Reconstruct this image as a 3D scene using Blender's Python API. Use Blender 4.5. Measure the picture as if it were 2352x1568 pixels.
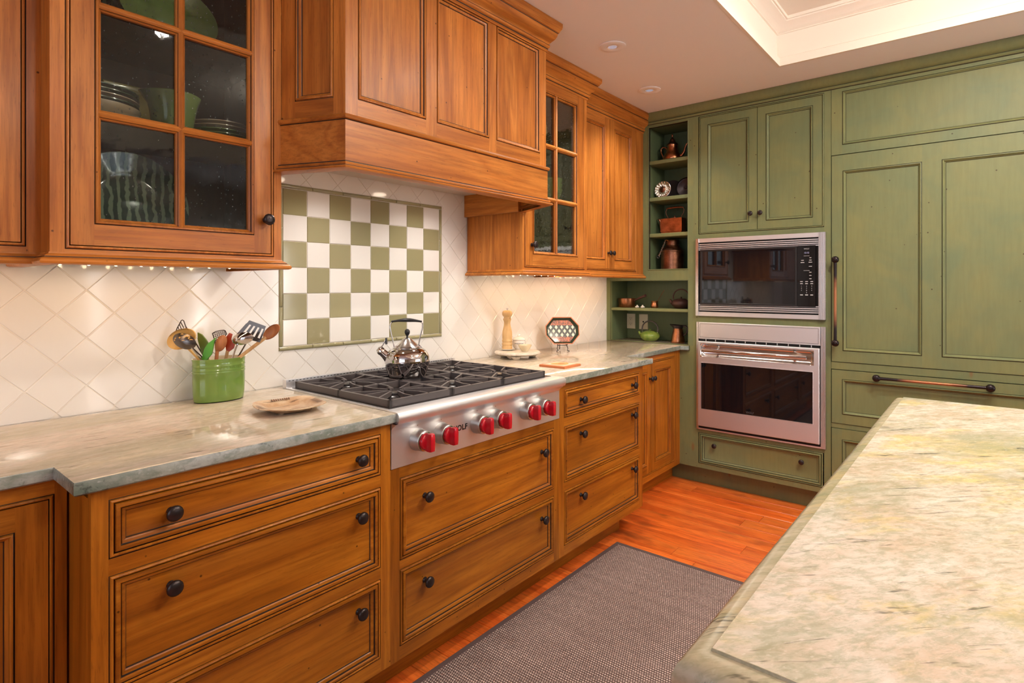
import bpy, bmesh, math, random
from math import pi, sin, cos, radians as R
from mathutils import Vector, Matrix

for _o in list(bpy.data.objects):
    bpy.data.objects.remove(_o)
SC = bpy.context.scene
COL = SC.collection

# ------------------------------------------------------------------ camera
VIEW = R(39.74)                       # heading measured from +X
cam_d = bpy.data.cameras.new('camera')
cam_d.sensor_width = 36.0
cam_d.lens = 1316.0 / 2352.0 * 36.0
cam_d.shift_y = -(784.0 - 657.0) / 2352.0
cam_d.clip_start = 0.02
cam = bpy.data.objects.new('camera', cam_d)
cam.location = (0.0, -2.15, 1.309)
cam.rotation_euler = (R(90), 0, VIEW - R(90))
COL.objects.link(cam)
SC.camera = cam

# ------------------------------------------------------------------ world, daylight, exposure
world = bpy.data.worlds.new('world')
SC.world = world
world.use_nodes = True
world.node_tree.nodes['Background'].inputs[0].default_value = (0.72, 0.82, 1.0, 1)
world.node_tree.nodes['Background'].inputs[1].default_value = 1.2

def area_light(name, loc, rot, sx, sy, watts, color):
    d = bpy.data.lights.new(name, 'AREA')
    d.shape = 'RECTANGLE'; d.size = sx; d.size_y = sy
    d.energy = watts; d.color = color
    o = bpy.data.objects.new(name, d)
    o.location = loc; o.rotation_euler = rot
    COL.objects.link(o)
    return o
DAY = (0.86, 0.92, 1.0)
# daylight standing in the two big windows behind the camera (they exist as windows further down)
area_light('daylight_front', (3.0, -5.32, 1.22), (R(-90), 0, 0), 2.2, 1.25, 210, DAY)
area_light('daylight_left', (-2.52, -2.2, 1.55), (0, R(-90), 0), 1.5, 2.4, 14, DAY)

SC.view_settings.view_transform = 'Standard'
SC.view_settings.look = 'None'
SC.view_settings.gamma = 1.0
SC.view_settings.use_curve_mapping = False
SC.view_settings.exposure = 0.48
SC.cycles.max_bounces = 7
SC.cycles.diffuse_bounces = 4
SC.cycles.use_adaptive_sampling = True
SC.cycles.adaptive_threshold = 0.1
SC.cycles.glossy_bounces = 3
SC.cycles.transmission_bounces = 4
SC.cycles.transparent_max_bounces = 10
SC.cycles.caustics_reflective = False
SC.cycles.caustics_refractive = False

# ------------------------------------------------------------------ node helpers
class NT:
    def __init__(self, name):
        self.m = bpy.data.materials.new(name)
        self.m.use_nodes = True
        self.t = self.m.node_tree
        self.b = self.t.nodes['Principled BSDF']
        self.out = self.t.nodes['Material Output']
    def n(self, kind, **kw):
        nd = self.t.nodes.new(kind)
        for k, v in kw.items():
            if k in nd.inputs.keys():
                self.set(nd.inputs[k], v)
            else:
                setattr(nd, k, v)
        return nd
    def set(self, sock, v):
        if isinstance(v, bpy.types.NodeSocket):
            self.t.links.new(v, sock)
        else:
            if sock.type == 'RGBA' and len(v) == 3:
                v = (*v, 1)
            sock.default_value = v
    def p(self, **kw):
        for k, v in kw.items():
            self.set(self.b.inputs[k.replace('_', ' ')], v)
        return self.m
    def coord(self, scale=(1, 1, 1), rnd=True, rot=(0, 0, 0)):
        tc = self.n('ShaderNodeTexCoord')
        v = tc.outputs['Object']
        if rnd:
            oi = self.n('ShaderNodeObjectInfo')
            mm = self.n('ShaderNodeMath', operation='MULTIPLY')
            self.t.links.new(oi.outputs['Random'], mm.inputs[0]); mm.inputs[1].default_value = 23.7
            ad = self.n('ShaderNodeVectorMath', operation='ADD')
            self.t.links.new(v, ad.inputs[0]); self.t.links.new(mm.outputs[0], ad.inputs[1])
            v = ad.outputs[0]
        mp = self.n('ShaderNodeMapping')
        self.t.links.new(v, mp.inputs[0])
        mp.inputs['Rotation'].default_value = rot
        m2 = self.n('ShaderNodeMapping')
        self.t.links.new(mp.outputs[0], m2.inputs[0])
        m2.inputs['Scale'].default_value = scale
        return m2.outputs[0]
    def noise(self, vec, scale, detail=3, rough=0.5, dist=0.0):
        nd = self.n('ShaderNodeTexNoise')
        self.t.links.new(vec, nd.inputs['Vector'])
        nd.inputs['Scale'].default_value = scale; nd.inputs['Detail'].default_value = detail
        nd.inputs['Roughness'].default_value = rough; nd.inputs['Distortion'].default_value = dist
        return nd.outputs['Fac']
    def voro(self, vec, scale, feature='F1', out='Distance', rnd=1.0):
        nd = self.n('ShaderNodeTexVoronoi', feature=feature)
        self.t.links.new(vec, nd.inputs['Vector'])
        nd.inputs['Scale'].default_value = scale
        nd.inputs['Randomness'].default_value = rnd
        return nd.outputs[out]
    def ramp(self, fac, stops, interp='LINEAR'):
        nd = self.n('ShaderNodeValToRGB')
        cr = nd.color_ramp; cr.interpolation = interp
        while len(cr.elements) < len(stops): cr.elements.new(0.5)
        for e, (p, c) in zip(cr.elements, stops):
            e.position = p
            e.color = (*c, 1) if isinstance(c, tuple) else (c, c, c, 1)
        self.t.links.new(fac, nd.inputs[0])
        return nd.outputs[0]
    def mix(self, fac, a, b, mode='MIX'):
        nd = self.n('ShaderNodeMix', data_type='RGBA', blend_type=mode)
        self.set(nd.inputs[0], fac); self.set(nd.inputs[6], a); self.set(nd.inputs[7], b)
        return nd.outputs[2]
    def math(self, op, a, b=0.0, c=None):
        nd = self.n('ShaderNodeMath', operation=op)
        self.set(nd.inputs[0], a); self.set(nd.inputs[1], b)
        if c is not None: self.set(nd.inputs[2], c)
        return nd.outputs[0]
    def bump(self, h, strength=0.2, dist=0.002):
        nd = self.n('ShaderNodeBump')
        nd.inputs['Strength'].default_value = strength; nd.inputs['Distance'].default_value = dist
        self.t.links.new(h, nd.inputs['Height'])
        self.t.links.new(nd.outputs[0], self.b.inputs['Normal'])
        return nd.outputs[0]

def plain(name, col, rough=0.5, metal=0.0, **kw):
    t = NT(name)
    return t.p(Base_Color=col, Roughness=rough, Metallic=metal, **kw)

def wood(name, grain, dark, mid, light, rough=0.36, fig=1.0, rings=7.0):
    t = NT(name)
    a = 0.09
    sc = {'z': (1, 1, a), 'x': (a, 1, 1), 'y': (1, a, 1)}[grain]
    v = t.coord(sc)
    sc2 = tuple(0.10 if q == a else 1 for q in sc)
    sc3 = tuple(0.045 if q == a else 1 for q in sc)
    warp = t.noise(t.coord(sc2), 5.5 * fig, 2, 0.45, 0.8)
    ring = t.math('PINGPONG', t.math('MULTIPLY', warp, rings), 1.0)
    v3 = t.coord(sc3)
    fine = t.noise(v3, 95, 3, 0.65, 0.25)
    pore = t.noise(v, 300, 2, 0.7)
    big = t.noise(t.coord((1, 1, 1)), 3.2, 2, 0.5)
    dk = tuple(x * 0.32 + y * 0.68 for x, y in zip(dark, mid))
    c = t.ramp(ring, [(0.0, dk), (0.22, mid), (0.75, light), (1.0, mid)])
    c = t.mix(t.ramp(fine, [(0.34, 0.42), (0.60, 0.0)]), c, dark)
    c = t.mix(t.ramp(pore, [(0.28, 0.32), (0.40, 0.0)]), c, tuple(x * 0.5 for x in dark))
    c = t.mix(t.ramp(big, [(0.35, 0.26), (0.65, 0.0)]), c, dark)
    sp = t.voro(t.coord((1, 1, 1)), 17)
    c = t.mix(t.ramp(sp, [(0.035, 0.8), (0.06, 0.0)]), c, tuple(x * 0.18 for x in dark))
    oi = t.n('ShaderNodeObjectInfo')
    hv = t.n('ShaderNodeHueSaturation')
    t.set(hv.inputs['Value'], t.math('MULTIPLY_ADD', oi.outputs['Random'], 0.22, 0.89))
    t.set(hv.inputs['Color'], c)
    return t.p(Base_Color=hv.outputs[0], Roughness=rough, Coat_Weight=0.06, Coat_Roughness=0.2, Specular_IOR_Level=0.28)

def green_paint(name, c1, c2, rough=0.48):
    t = NT(name)
    v = t.coord((1, 1, 1))
    n1 = t.noise(v, 4.0, 3, 0.62, 0.6)
    n2 = t.noise(t.coord((9, 9, 1)), 7, 2, 0.6)
    c = t.mix(t.ramp(n1, [(0.3, 0.0), (0.7, 1.0)]), c1, c2)
    c = t.mix(t.ramp(n2, [(0.35, 0.10), (0.6, 0.0)]), c, (0.07, 0.055, 0.018))
    sp = t.voro(v, 13)
    c = t.mix(t.ramp(sp, [(0.03, 0.9), (0.055, 0.0)]), c, (0.035, 0.016, 0.006))
    sp2 = t.voro(t.coord((1, 1, 0.35)), 5.0)
    c = t.mix(t.ramp(sp2, [(0.03, 0.55), (0.06, 0.0)]), c, (0.20, 0.07, 0.02))
    return t.p(Base_Color=c, Roughness=rough, Coat_Weight=0.05, Coat_Roughness=0.3, Specular_IOR_Level=0.35)

def granite(name, base, pale, green, gold, dark, rough, gold_amt, green_amt, pale_amt, rot=0.3, vein=0.8, an=(0.42, 1.5, 1)):
    t = NT(name)
    v = t.coord(an, False, (0, 0, rot))
    n1 = t.noise(v, 3.6, 6, 0.70, 0.35)
    n2 = t.noise(v, 9.0, 5, 0.74, 0.5)
    n3 = t.noise(v, 3.8, 5, 0.70, 0.3)
    n4 = t.noise(v, 46, 4, 0.75, 0.3)
    vv = t.coord((0.22, 1.9, 1), False, (0, 0, rot + 0.16))
    n5 = t.noise(vv, 26, 4, 0.75, 0.5)
    c = t.mix(t.ramp(n2, [(0.38, 0.0), (0.64, pale_amt)]), base, pale)
    c = t.mix(t.ramp(n3, [(0.50, 0.0), (0.62, gold_amt)]), c, gold)
    c = t.mix(t.ramp(n1, [(0.48, 0.0), (0.66, green_amt)]), c, green)
    c = t.mix(t.ramp(n4, [(0.40, 0.45), (0.56, 0.0)]), c, green)
    c = t.mix(t.ramp(n5, [(0.32, vein), (0.405, 0.0)]), c, dark)
    c = t.mix(t.ramp(t.noise(v, 130, 2, 0.5), [(0.62, 0.0), (0.75, 0.5)]), c, pale)
    return t.p(Base_Color=c, Roughness=rough, Specular_IOR_Level=0.55)

def glossy_tile(name, col, var=0.05):
    t = NT(name)
    oi = t.n('ShaderNodeObjectInfo')
    hv = t.n('ShaderNodeHueSaturation')
    hv.inputs['Color'].default_value = (*col, 1)
    t.set(hv.inputs['Value'], t.math('MULTIPLY_ADD', oi.outputs['Random'], var, 1.0 - var / 2))
    t.bump(t.noise(t.coord((1, 1, 1)), 9, 2, 0.5), 0.08, 0.003)
    return t.p(Base_Color=hv.outputs[0], Roughness=0.09, Specular_IOR_Level=0.5)

def brushed(name, col, rough=0.26, axis='x'):
    t = NT(name)
    sc = {'x': (1.5, 500, 500), 'z': (500, 500, 1.5), 'r': (120, 120, 120)}[axis]
    n = t.noise(t.coord(sc), 1.0, 3, 0.6)
    r = t.math('MULTIPLY_ADD', n, 0.10, rough - 0.05)
    return t.p(Base_Color=col, Roughness=r, Metallic=1.0)

def copper(name, col, rough):
    t = NT(name)
    v = t.coord((1, 1, 1))
    n = t.noise(v, 22, 4, 0.6)
    c = t.mix(t.ramp(n, [(0.35, 0.0), (0.7, 1.0)]), col, tuple(x * 0.45 for x in col))
    t.bump(t.voro(v, 85), 0.25, 0.0015)
    return t.p(Base_Color=c, Roughness=rough, Metallic=1.0)

W_D, W_M, W_L = (0.125, 0.033, 0.003), (0.400, 0.122, 0.008), (0.500, 0.172, 0.014)
M = {}
M['wood_v'] = wood('wood_vertical_grain', 'z', W_D, W_M, W_L)
M['wood_h'] = wood('wood_horizontal_grain', 'x', W_D, W_M, W_L)
M['wood_d'] = wood('wood_depth_grain', 'y', W_D, W_M, W_L)
U_D, U_M, U_L = (0.170, 0.044, 0.008), (0.520, 0.168, 0.026), (0.640, 0.235, 0.044)  # redder stain; the brighter light on uppers and hood is mixed into the colour
M['up_v'] = wood('lit_upper_wood_vertical_grain', 'z', U_D, U_M, U_L)
M['up_h'] = wood('lit_upper_wood_horizontal_grain', 'x', U_D, U_M, U_L)
M['up_d'] = wood('lit_upper_wood_depth_grain', 'y', U_D, U_M, U_L)
M['wood_glaze'] = plain('wood_glaze_in_grooves', (0.020, 0.008, 0.004), 0.5)
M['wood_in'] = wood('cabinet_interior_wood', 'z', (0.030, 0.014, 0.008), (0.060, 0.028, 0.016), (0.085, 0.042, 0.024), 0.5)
M['green'] = green_paint('green_glazed_paint', (0.200, 0.208, 0.084), (0.146, 0.182, 0.090))
M['green_glaze'] = plain('green_glaze_in_grooves', (0.022, 0.018, 0.007), 0.55)
M['tile_white'] = glossy_tile('white_glazed_tile', (0.80, 0.775, 0.745))
M['tile_green'] = glossy_tile('sage_glazed_tile', (0.315, 0.285, 0.155), 0.14)
M['grout'] = plain('grout', (0.80, 0.75, 0.68), 0.8)
M['plaster'] = plain('ceiling_paint', (0.87, 0.86, 0.88), 0.75)
M['plaster_white'] = plain('tray_paint', (0.83, 0.76, 0.68), 0.6)
M['wall'] = plain('wall_paint', (0.58, 0.52, 0.44), 0.7)
M['granite'] = granite('counter_granite', (0.59, 0.470, 0.370), (0.72, 0.63, 0.545), (0.34, 0.335, 0.235), (0.52, 0.44, 0.25), (0.10, 0.085, 0.06), 0.07, 0.35, 0.60, 0.7, -0.10, 0.7)
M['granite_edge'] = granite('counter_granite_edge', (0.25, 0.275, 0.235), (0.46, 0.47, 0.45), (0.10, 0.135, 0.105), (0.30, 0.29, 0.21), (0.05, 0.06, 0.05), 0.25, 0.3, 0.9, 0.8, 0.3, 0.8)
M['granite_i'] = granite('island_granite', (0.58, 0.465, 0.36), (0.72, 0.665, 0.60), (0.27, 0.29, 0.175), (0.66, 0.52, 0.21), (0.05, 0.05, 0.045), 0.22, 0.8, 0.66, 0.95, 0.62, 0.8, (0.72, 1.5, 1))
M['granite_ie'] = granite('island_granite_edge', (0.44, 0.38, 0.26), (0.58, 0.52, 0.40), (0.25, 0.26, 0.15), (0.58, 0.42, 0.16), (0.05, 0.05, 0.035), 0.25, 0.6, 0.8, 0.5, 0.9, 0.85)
M['steel'] = brushed('brushed_steel', (0.80, 0.79, 0.81), 0.44)
M['steel_v'] = brushed('brushed_steel_vertical', (0.80, 0.78, 0.78), 0.28, 'z')
M['chrome'] = plain('polished_steel', (0.62, 0.60, 0.60), 0.06, 1.0)
M['bright_steel'] = brushed('satin_steel', (0.72, 0.68, 0.66), 0.2, 'r')
M['iron'] = plain('cast_iron', (0.095, 0.080, 0.080), 0.40)
M['burner'] = plain('burner_enamel', (0.03, 0.025, 0.025), 0.25)
M['black_glass'] = plain('black_glass', (0.006, 0.006, 0.008), 0.03, 0.0, Specular_IOR_Level=0.7)
M['black'] = plain('black_plastic', (0.012, 0.011, 0.012), 0.35)
M['void'] = plain('black_gap', (0.004, 0.004, 0.004), 0.8)
M['red'] = plain('red_knob', (0.52, 0.006, 0.018), 0.26, 0.0, Coat_Weight=0.4, Coat_Roughness=0.1)
M['bronze'] = plain('oil_rubbed_bronze', (0.036, 0.026, 0.026), 0.32, 0.6)
M['copper'] = copper('hammered_copper', (0.62, 0.26, 0.13), 0.3)
M['copper_dull'] = copper('aged_copper', (0.36, 0.16, 0.095), 0.38)
M['print'] = plain('white_print', (0.55, 0.55, 0.56), 0.5)
M['print_black'] = plain('black_print', (0.01, 0.01, 0.01), 0.4)
M['ivory'] = plain('ivory_plastic', (0.70, 0.64, 0.48), 0.4)
M['marble'] = None
# ------------------------------------------------------------------ geometry helpers
class MB:
    """collects faces; build() links them as ONE mesh object"""
    def __init__(self):
        self.v = []; self.f = []; self.m = []
    def face(self, pts, mi=0):
        b = len(self.v)
        self.v += [tuple(p) for p in pts]
        self.f.append(tuple(range(b, b + len(pts)))); self.m.append(mi)
        return self
    def grid(self, rows, mi=0, close_u=False, close_v=False):
        b = len(self.v); nu = len(rows); nv = len(rows[0])
        for r in rows: self.v += [tuple(p) for p in r]
        for i in range(nu if close_u else nu - 1):
            for j in range(nv if close_v else nv - 1):
                a = b + i * nv + j; c = b + i * nv + (j + 1) % nv
                d = b + ((i + 1) % nu) * nv + (j + 1) % nv; e = b + ((i + 1) % nu) * nv + j
                self.f.append((a, c, d, e)); self.m.append(mi if isinstance(mi, int) else mi[i])
        return self
    def box(self, x0, x1, y0, y1, z0, z1, mi=0):
        b = len(self.v)
        self.v += [(x0, y0, z0), (x1, y0, z0), (x1, y1, z0), (x0, y1, z0), (x0, y0, z1), (x1, y0, z1), (x1, y1, z1), (x0, y1, z1)]
        for q in ((0, 3, 2, 1), (4, 5, 6, 7), (0, 1, 5, 4), (1, 2, 6, 5), (2, 3, 7, 6), (3, 0, 4, 7)):
            self.f.append(tuple(b + i for i in q)); self.m.append(mi)
        return self
    def ring(self, x0, x1, z0, z1, prof, mi=0, fill=None):
        """mitred moulding round a rectangle; prof = [(inset, y[, material])]; viewer at -y"""
        def cor(i, y): return [(x0 + i, y, z0 + i), (x1 - i, y, z0 + i), (x1 - i, y, z1 - i), (x0 + i, y, z1 - i)]
        for k in range(len(prof) - 1):
            a, b = cor(*prof[k][:2]), cor(*prof[k + 1][:2])
            m = prof[k + 1][2] if len(prof[k + 1]) > 2 else mi
            for j in range(4):
                self.face([a[j], a[(j + 1) % 4], b[(j + 1) % 4], b[j]], m)
        if fill is not None:
            self.face(cor(*prof[-1][:2]), fill)
        return self
    def lathe(self, prof, seg=32, c=(0, 0, 0), sx=1.0, sy=1.0, mi=0):
        rows = [[(c[0] + r * sx * cos(2 * pi * k / seg), c[1] + r * sy * sin(2 * pi * k / seg), c[2] + z) for k in range(seg)] for r, z in prof]
        return self.grid(rows, mi, False, True)
    def tube(self, path, r, seg=10, mi=0, caps=True, flat=1.0):
        P = [Vector(p) for p in path]; n = len(P)
        rr = r if isinstance(r, (list, tuple)) else [r] * n
        rows = []; up = None
        for i in range(n):
            d = (P[min(i + 1, n - 1)] - P[max(i - 1, 0)]).normalized()
            if up is None:
                up = Vector((0, 0, 1)) if abs(d.z) < 0.9 else Vector((1, 0, 0))
            s = d.cross(up).normalized(); up = s.cross(d).normalized()
            rows.append([tuple(P[i] + (s * cos(2 * pi * k / seg) + up * flat * sin(2 * pi * k / seg)) * rr[i]) for k in range(seg)])
        self.grid(rows, mi, False, True)
        if caps:
            self.face(rows[0][::-1], mi); self.face(rows[-1], mi)
        return self
    def prism(self, poly, z0, z1, mi=0, side=None):
        n = len(poly)
        self.face([(p[0], p[1], z1) for p in poly], mi)
        self.face([(p[0], p[1], z0) for p in poly][::-1], mi)
        for i in range(n):
            a, b = poly[i], poly[(i + 1) % n]
            self.face([(a[0], a[1], z0), (b[0], b[1], z0), (b[0], b[1], z1), (a[0], a[1], z1)], mi if side is None else side)
        return self
    def slab(self, poly, y0, y1, mi=0):
        """polygon in (x, z), seen from -y, extruded from y0 (front) to y1"""
        n = len(poly)
        self.face([(p[0], y0, p[1]) for p in poly], mi)
        self.face([(p[0], y1, p[1]) for p in poly][::-1], mi)
        for i in range(n):
            a, b = poly[i], poly[(i + 1) % n]
            self.face([(a[0], y0, a[1]), (a[0], y1, a[1]), (b[0], y1, b[1]), (b[0], y0, b[1])], mi)
        return self
    def sweep(self, path, prof, mi=0, closed=False, caps=True):
        """prof = [(outward, z[, material])] along a plan polyline; outward is to the right of travel"""
        n = len(path); P = [Vector((p[0], p[1])) for p in path]; off = []
        def nrm(a, b):
            d = (b - a).normalized(); return Vector((d.y, -d.x))
        for i in range(n):
            if closed or 0 < i < n - 1:
                n0, n1 = nrm(P[i - 1], P[i]), nrm(P[i], P[(i + 1) % n])
                m = (n0 + n1); m = m / max(m.dot(n0), 1e-6)
            else:
                m = nrm(P[0], P[1]) if i == 0 else nrm(P[-2], P[-1])
            off.append(m)
        rows = [[(P[i].x + off[i].x * q[0], P[i].y + off[i].y * q[0], q[1]) for i in range(n)] for q in prof]
        mats = [(q[2] if len(q) > 2 else mi) for q in prof[1:]]
        self.grid(rows, mats, False, closed)
        if caps and not closed:
            for i in (0, n - 1):
                self.face([r[i] for r in rows], mi)
        return self
    def xform(self, mat, start=0):
        self.v[start:] = [tuple(mat @ Vector(p)) for p in self.v[start:]]
        return self
    def mesh(self, name, mats, sharp=38):
        me = bpy.data.meshes.new(name)
        me.from_pydata(self.v, [], self.f)
        for m in (mats if isinstance(mats, (list, tuple)) else [mats]):
            me.materials.append(M[m] if isinstance(m, str) else m)
        me.polygons.foreach_set('material_index', self.m)
        bm = bmesh.new(); bm.from_mesh(me)
        bmesh.ops.remove_doubles(bm, verts=bm.verts, dist=1e-5)
        bm.to_mesh(me); bm.free()
        me.polygons.foreach_set('use_smooth', [True] * len(me.polygons))
        me.set_sharp_from_angle(angle=R(sharp))
        me.update()
        return me
    def build(self, name, mats, parent=None, loc=(0, 0, 0), rot=(0, 0, 0), sharp=38):
        return link(name, self.mesh(name, mats, sharp), parent, loc, rot)

def link(name, me, parent=None, loc=(0, 0, 0), rot=(0, 0, 0)):
    o = bpy.data.objects.new(name, me)
    o.location = loc; o.rotation_euler = rot
    if parent is not None: o.parent = parent
    COL.objects.link(o)
    return o

def tag(o, label=None, cat=None, group=None, kind=None):
    if label: o['label'] = label
    if cat: o['category'] = cat
    if group: o['group'] = group
    if kind: o['kind'] = kind
    return o

def thing(name, label, cat, loc=(0, 0, 0), rz=0.0, group=None):
    o = bpy.data.objects.new(name, None)
    o.empty_display_size = 0.05
    o.location = loc; o.rotation_euler = (0, 0, rz)
    COL.objects.link(o)
    return tag(o, label, cat, group)

def struct(o, label=None):
    o['kind'] = 'structure'
    if label: o['label'] = label
    return o

def text_mesh(body, size, extrude=0.0005, bold=0.0, align='CENTER', space=1.0):
    cu = bpy.data.curves.new('lettering', 'FONT')
    cu.body = body; cu.size = size; cu.extrude = extrude; cu.offset = bold
    cu.align_x = align; cu.align_y = 'CENTER'; cu.space_character = space
    o = bpy.data.objects.new('lettering', cu); COL.objects.link(o)
    bpy.context.view_layer.update()
    me = bpy.data.meshes.new_from_object(o.evaluated_get(bpy.context.evaluated_depsgraph_get()))
    bpy.data.objects.remove(o); bpy.data.curves.remove(cu)
    return me

def lettering(name, body, size, mat, parent, loc, rot, **kw):
    me = text_mesh(body, size, **kw)
    me.materials.clear(); me.materials.append(M[mat])
    return link(name, me, parent, loc, rot)

def point_lamp(name, parent, loc, watts, color, radius=0.03):
    d = bpy.data.lights.new(name, 'POINT'); d.energy = watts; d.color = color; d.shadow_soft_size = radius
    o = bpy.data.objects.new(name, d); o.location = loc; o.parent = parent; COL.objects.link(o); return o

def spot_lamp(name, parent, loc, watts, color, angle=110, blend=0.6, radius=0.03):
    d = bpy.data.lights.new(name, 'SPOT'); d.energy = watts; d.color = color; d.shadow_soft_size = radius
    d.spot_size = R(angle); d.spot_blend = blend
    o = bpy.data.objects.new(name, d); o.location = loc; o.parent = parent; COL.objects.link(o); return o

def arc(cx, cz, r, a0, a1, n, sx=1.0, sz=1.0):
    return [(cx + r * sx * cos(R(a0 + (a1 - a0) * k / n)), cz + r * sz * sin(R(a0 + (a1 - a0) * k / n))) for k in range(n + 1)]
WARM = (1.0, 0.64, 0.36)
SOFTWARM = (1.0, 0.91, 0.80)
ARIGHT = VIEW - R(90)                # heading of an object lying square to the line of sight
# ================================================================== THE SETTING
GX = 3.67          # front plane of the green cabinets
CEIL = 2.495
rnd = random.Random(7)

# ---- floor: boards run along Y
def floor_mat():
    t = NT('red_hickory_boards')
    v = t.coord((1, 0.085, 1))
    warp = t.noise(v, 6, 3, 0.55, 1.0)
    ring = t.math('PINGPONG', t.math('MULTIPLY', warp, 5.0), 1.0)
    fine = t.noise(v, 120, 4, 0.65)
    c = t.ramp(ring, [(0.0, (0.66, 0.105, 0.014)), (0.35, (0.82, 0.160, 0.022)), (1.0, (0.90, 0.215, 0.034))])
    c = t.mix(t.ramp(fine, [(0.34, 0.45), (0.55, 0.0)]), c, (0.22, 0.026, 0.006))
    c = t.mix(t.ramp(t.noise(t.coord((1, 0.5, 1)), 5, 3, 0.6), [(0.60, 0.0), (0.74, 0.75)]), c, (0.13, 0.018, 0.006))
    oi = t.n('ShaderNodeObjectInfo'); hv = t.n('ShaderNodeHueSaturation')
    t.set(hv.inputs['Value'], t.math('MULTIPLY_ADD', oi.outputs['Random'], 0.35, 0.80)); t.set(hv.inputs['Color'], c)
    return t.p(Base_Color=hv.outputs[0], Roughness=0.3, Coat_Weight=0.25, Coat_Roughness=0.18)
M['floor'] = floor_mat()
M['floor_gap'] = plain('board_gap', (0.05, 0.012, 0.005), 0.8)
floor = struct(MB().box(-2.6, 4.4, -5.4, 0.3, -0.05, -0.003).build('floor', 'floor_gap'))
PW = 0.112
lens = [0.75, 1.0, 1.25, 1.5]
pm = {}
for L in lens:
    g = 0.0009; b = 0.0012
    pm[L] = MB().ring(g, PW - g, g, L - g, [(0, 0.003), (0, b), (b, 0)], fill=0)
    pm[L].v = [(x, z, -y) for x, y, z in pm[L].v]
    pm[L] = pm[L].mesh('plank', 'floor')
x = -1.5; k = 0
while x < 3.78:
    y = -4.1 + rnd.random() * 0.7
    while y < -0.42:
        L = rnd.choice(lens)
        link('plank', pm[L], floor, (x, y, 0)); y += L
    x += PW

# ---- walls
wall_b = struct(MB().box(-2.6, 4.4, 0.010, 0.16, 0, 2.9).build('wall_back', 'wall'))
struct(MB().box(4.27, 4.4, -5.4, 0.01, 0, 2.9).build('wall_right', 'wall'))
def holed_wall(name, x0, x1, z0, z1, hx0, hx1, hz0, hz1, t):
    m = MB()
    m.box(x0, hx0, 0, t, z0, z1).box(hx1, x1, 0, t, z0, z1).box(hx0, hx1, 0, t, z0, hz0).box(hx0, hx1, 0, t, hz1, z1)
    return m
wf = struct(holed_wall('wall_front', -2.6, 4.4, 0, 2.9, 1.9, 4.1, 0.6, 1.85, 0.12).build('wall_front', 'wall', None, (0, -5.5, 0)))
wl = struct(holed_wall('wall_left', -5.4, 0.2, 0, 2.9, -3.4, -1.0, 0.8, 2.3, 0.12).build('wall_left', 'wall', None, (-2.6, 0, 0), (0, 0, R(90))))
def window(name, loc, rz, w, h):
    m = MB()
    m.box(0, w, 0, .05, 0, .05).box(0, w, 0, .05, h - .05, h).box(0, .05, 0, .05, .05, h - .05).box(w - .05, w, 0, .05, .05, h - .05).box(w / 2 - .03, w / 2 + .03, 0, .05, .05, h - .05)
    struct(m.build(name, 'plaster_white', None, loc, (0, 0, rz)))
window('window_1', (1.9, -5.47, 0.6), 0, 2.2, 1.25)
window('window_2', (-2.63, -3.4, 0.8), R(90), 2.4, 1.5)

# ---- ceiling with tray
TX0, TX1, TY0, TY1 = 0.30, 3.298, -4.2, -1.282
TZ = CEIL + 0.235
m = MB()
m.box(-2.6, 4.4, TY1, 0.2, CEIL, CEIL + .03).box(-2.6, 4.4, -5.5, TY0, CEIL, CEIL + .03)
m.box(-2.6, TX0, TY0, TY1, CEIL, CEIL + .03).box(TX1, 4.4, TY0, TY1, CEIL, CEIL + .03)
ceil = struct(m.build('ceiling', 'plaster'))
MB().box(TX0 - .1, TX1 + .1, TY0 - .1, TY1 + .1, TZ, TZ + .03).build('tray_panel', 'plaster_white', ceil)
# tray lining: fascia, flat band and crown, going round the opening (inside is to the right of travel)
path = [(TX0, TY0), (TX0, TY1), (TX1, TY1), (TX1, TY0)]
prof = [(-.01, CEIL - .002), (0.004, CEIL - .002), (0.004, CEIL + .040), (-.010, CEIL + .046), (-.014, CEIL + .050), (-.014, CEIL + .172), (-.006, CEIL + .174), (-.006, CEIL + .178),
        (0.004, CEIL + .184), (0.018, CEIL + .196), (0.036, CEIL + .205), (0.050, CEIL + .212), (0.050, CEIL + .219), (0.058, CEIL + .219), (0.058, TZ)]
struct(MB().sweep(path, prof, 0, True).build('trim_1', 'plaster_white'))
# hidden back of the lining so no light leaks
MB().box(TX0 - .12, TX1 + .12, TY1 + .02, TY1 + .05, CEIL + .012, TZ + .03).box(TX0 - .12, TX1 + .12, TY0 - .05, TY0 - .02, CEIL + .012, TZ + .03).box(TX1 + .02, TX1 + .05, TY0, TY1, CEIL + .012, TZ + .03).box(TX0 - .05, TX0 - .02, TY0, TY1, CEIL + .012, TZ + .03).build('tray_side', 'plaster_white', ceil)

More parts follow.
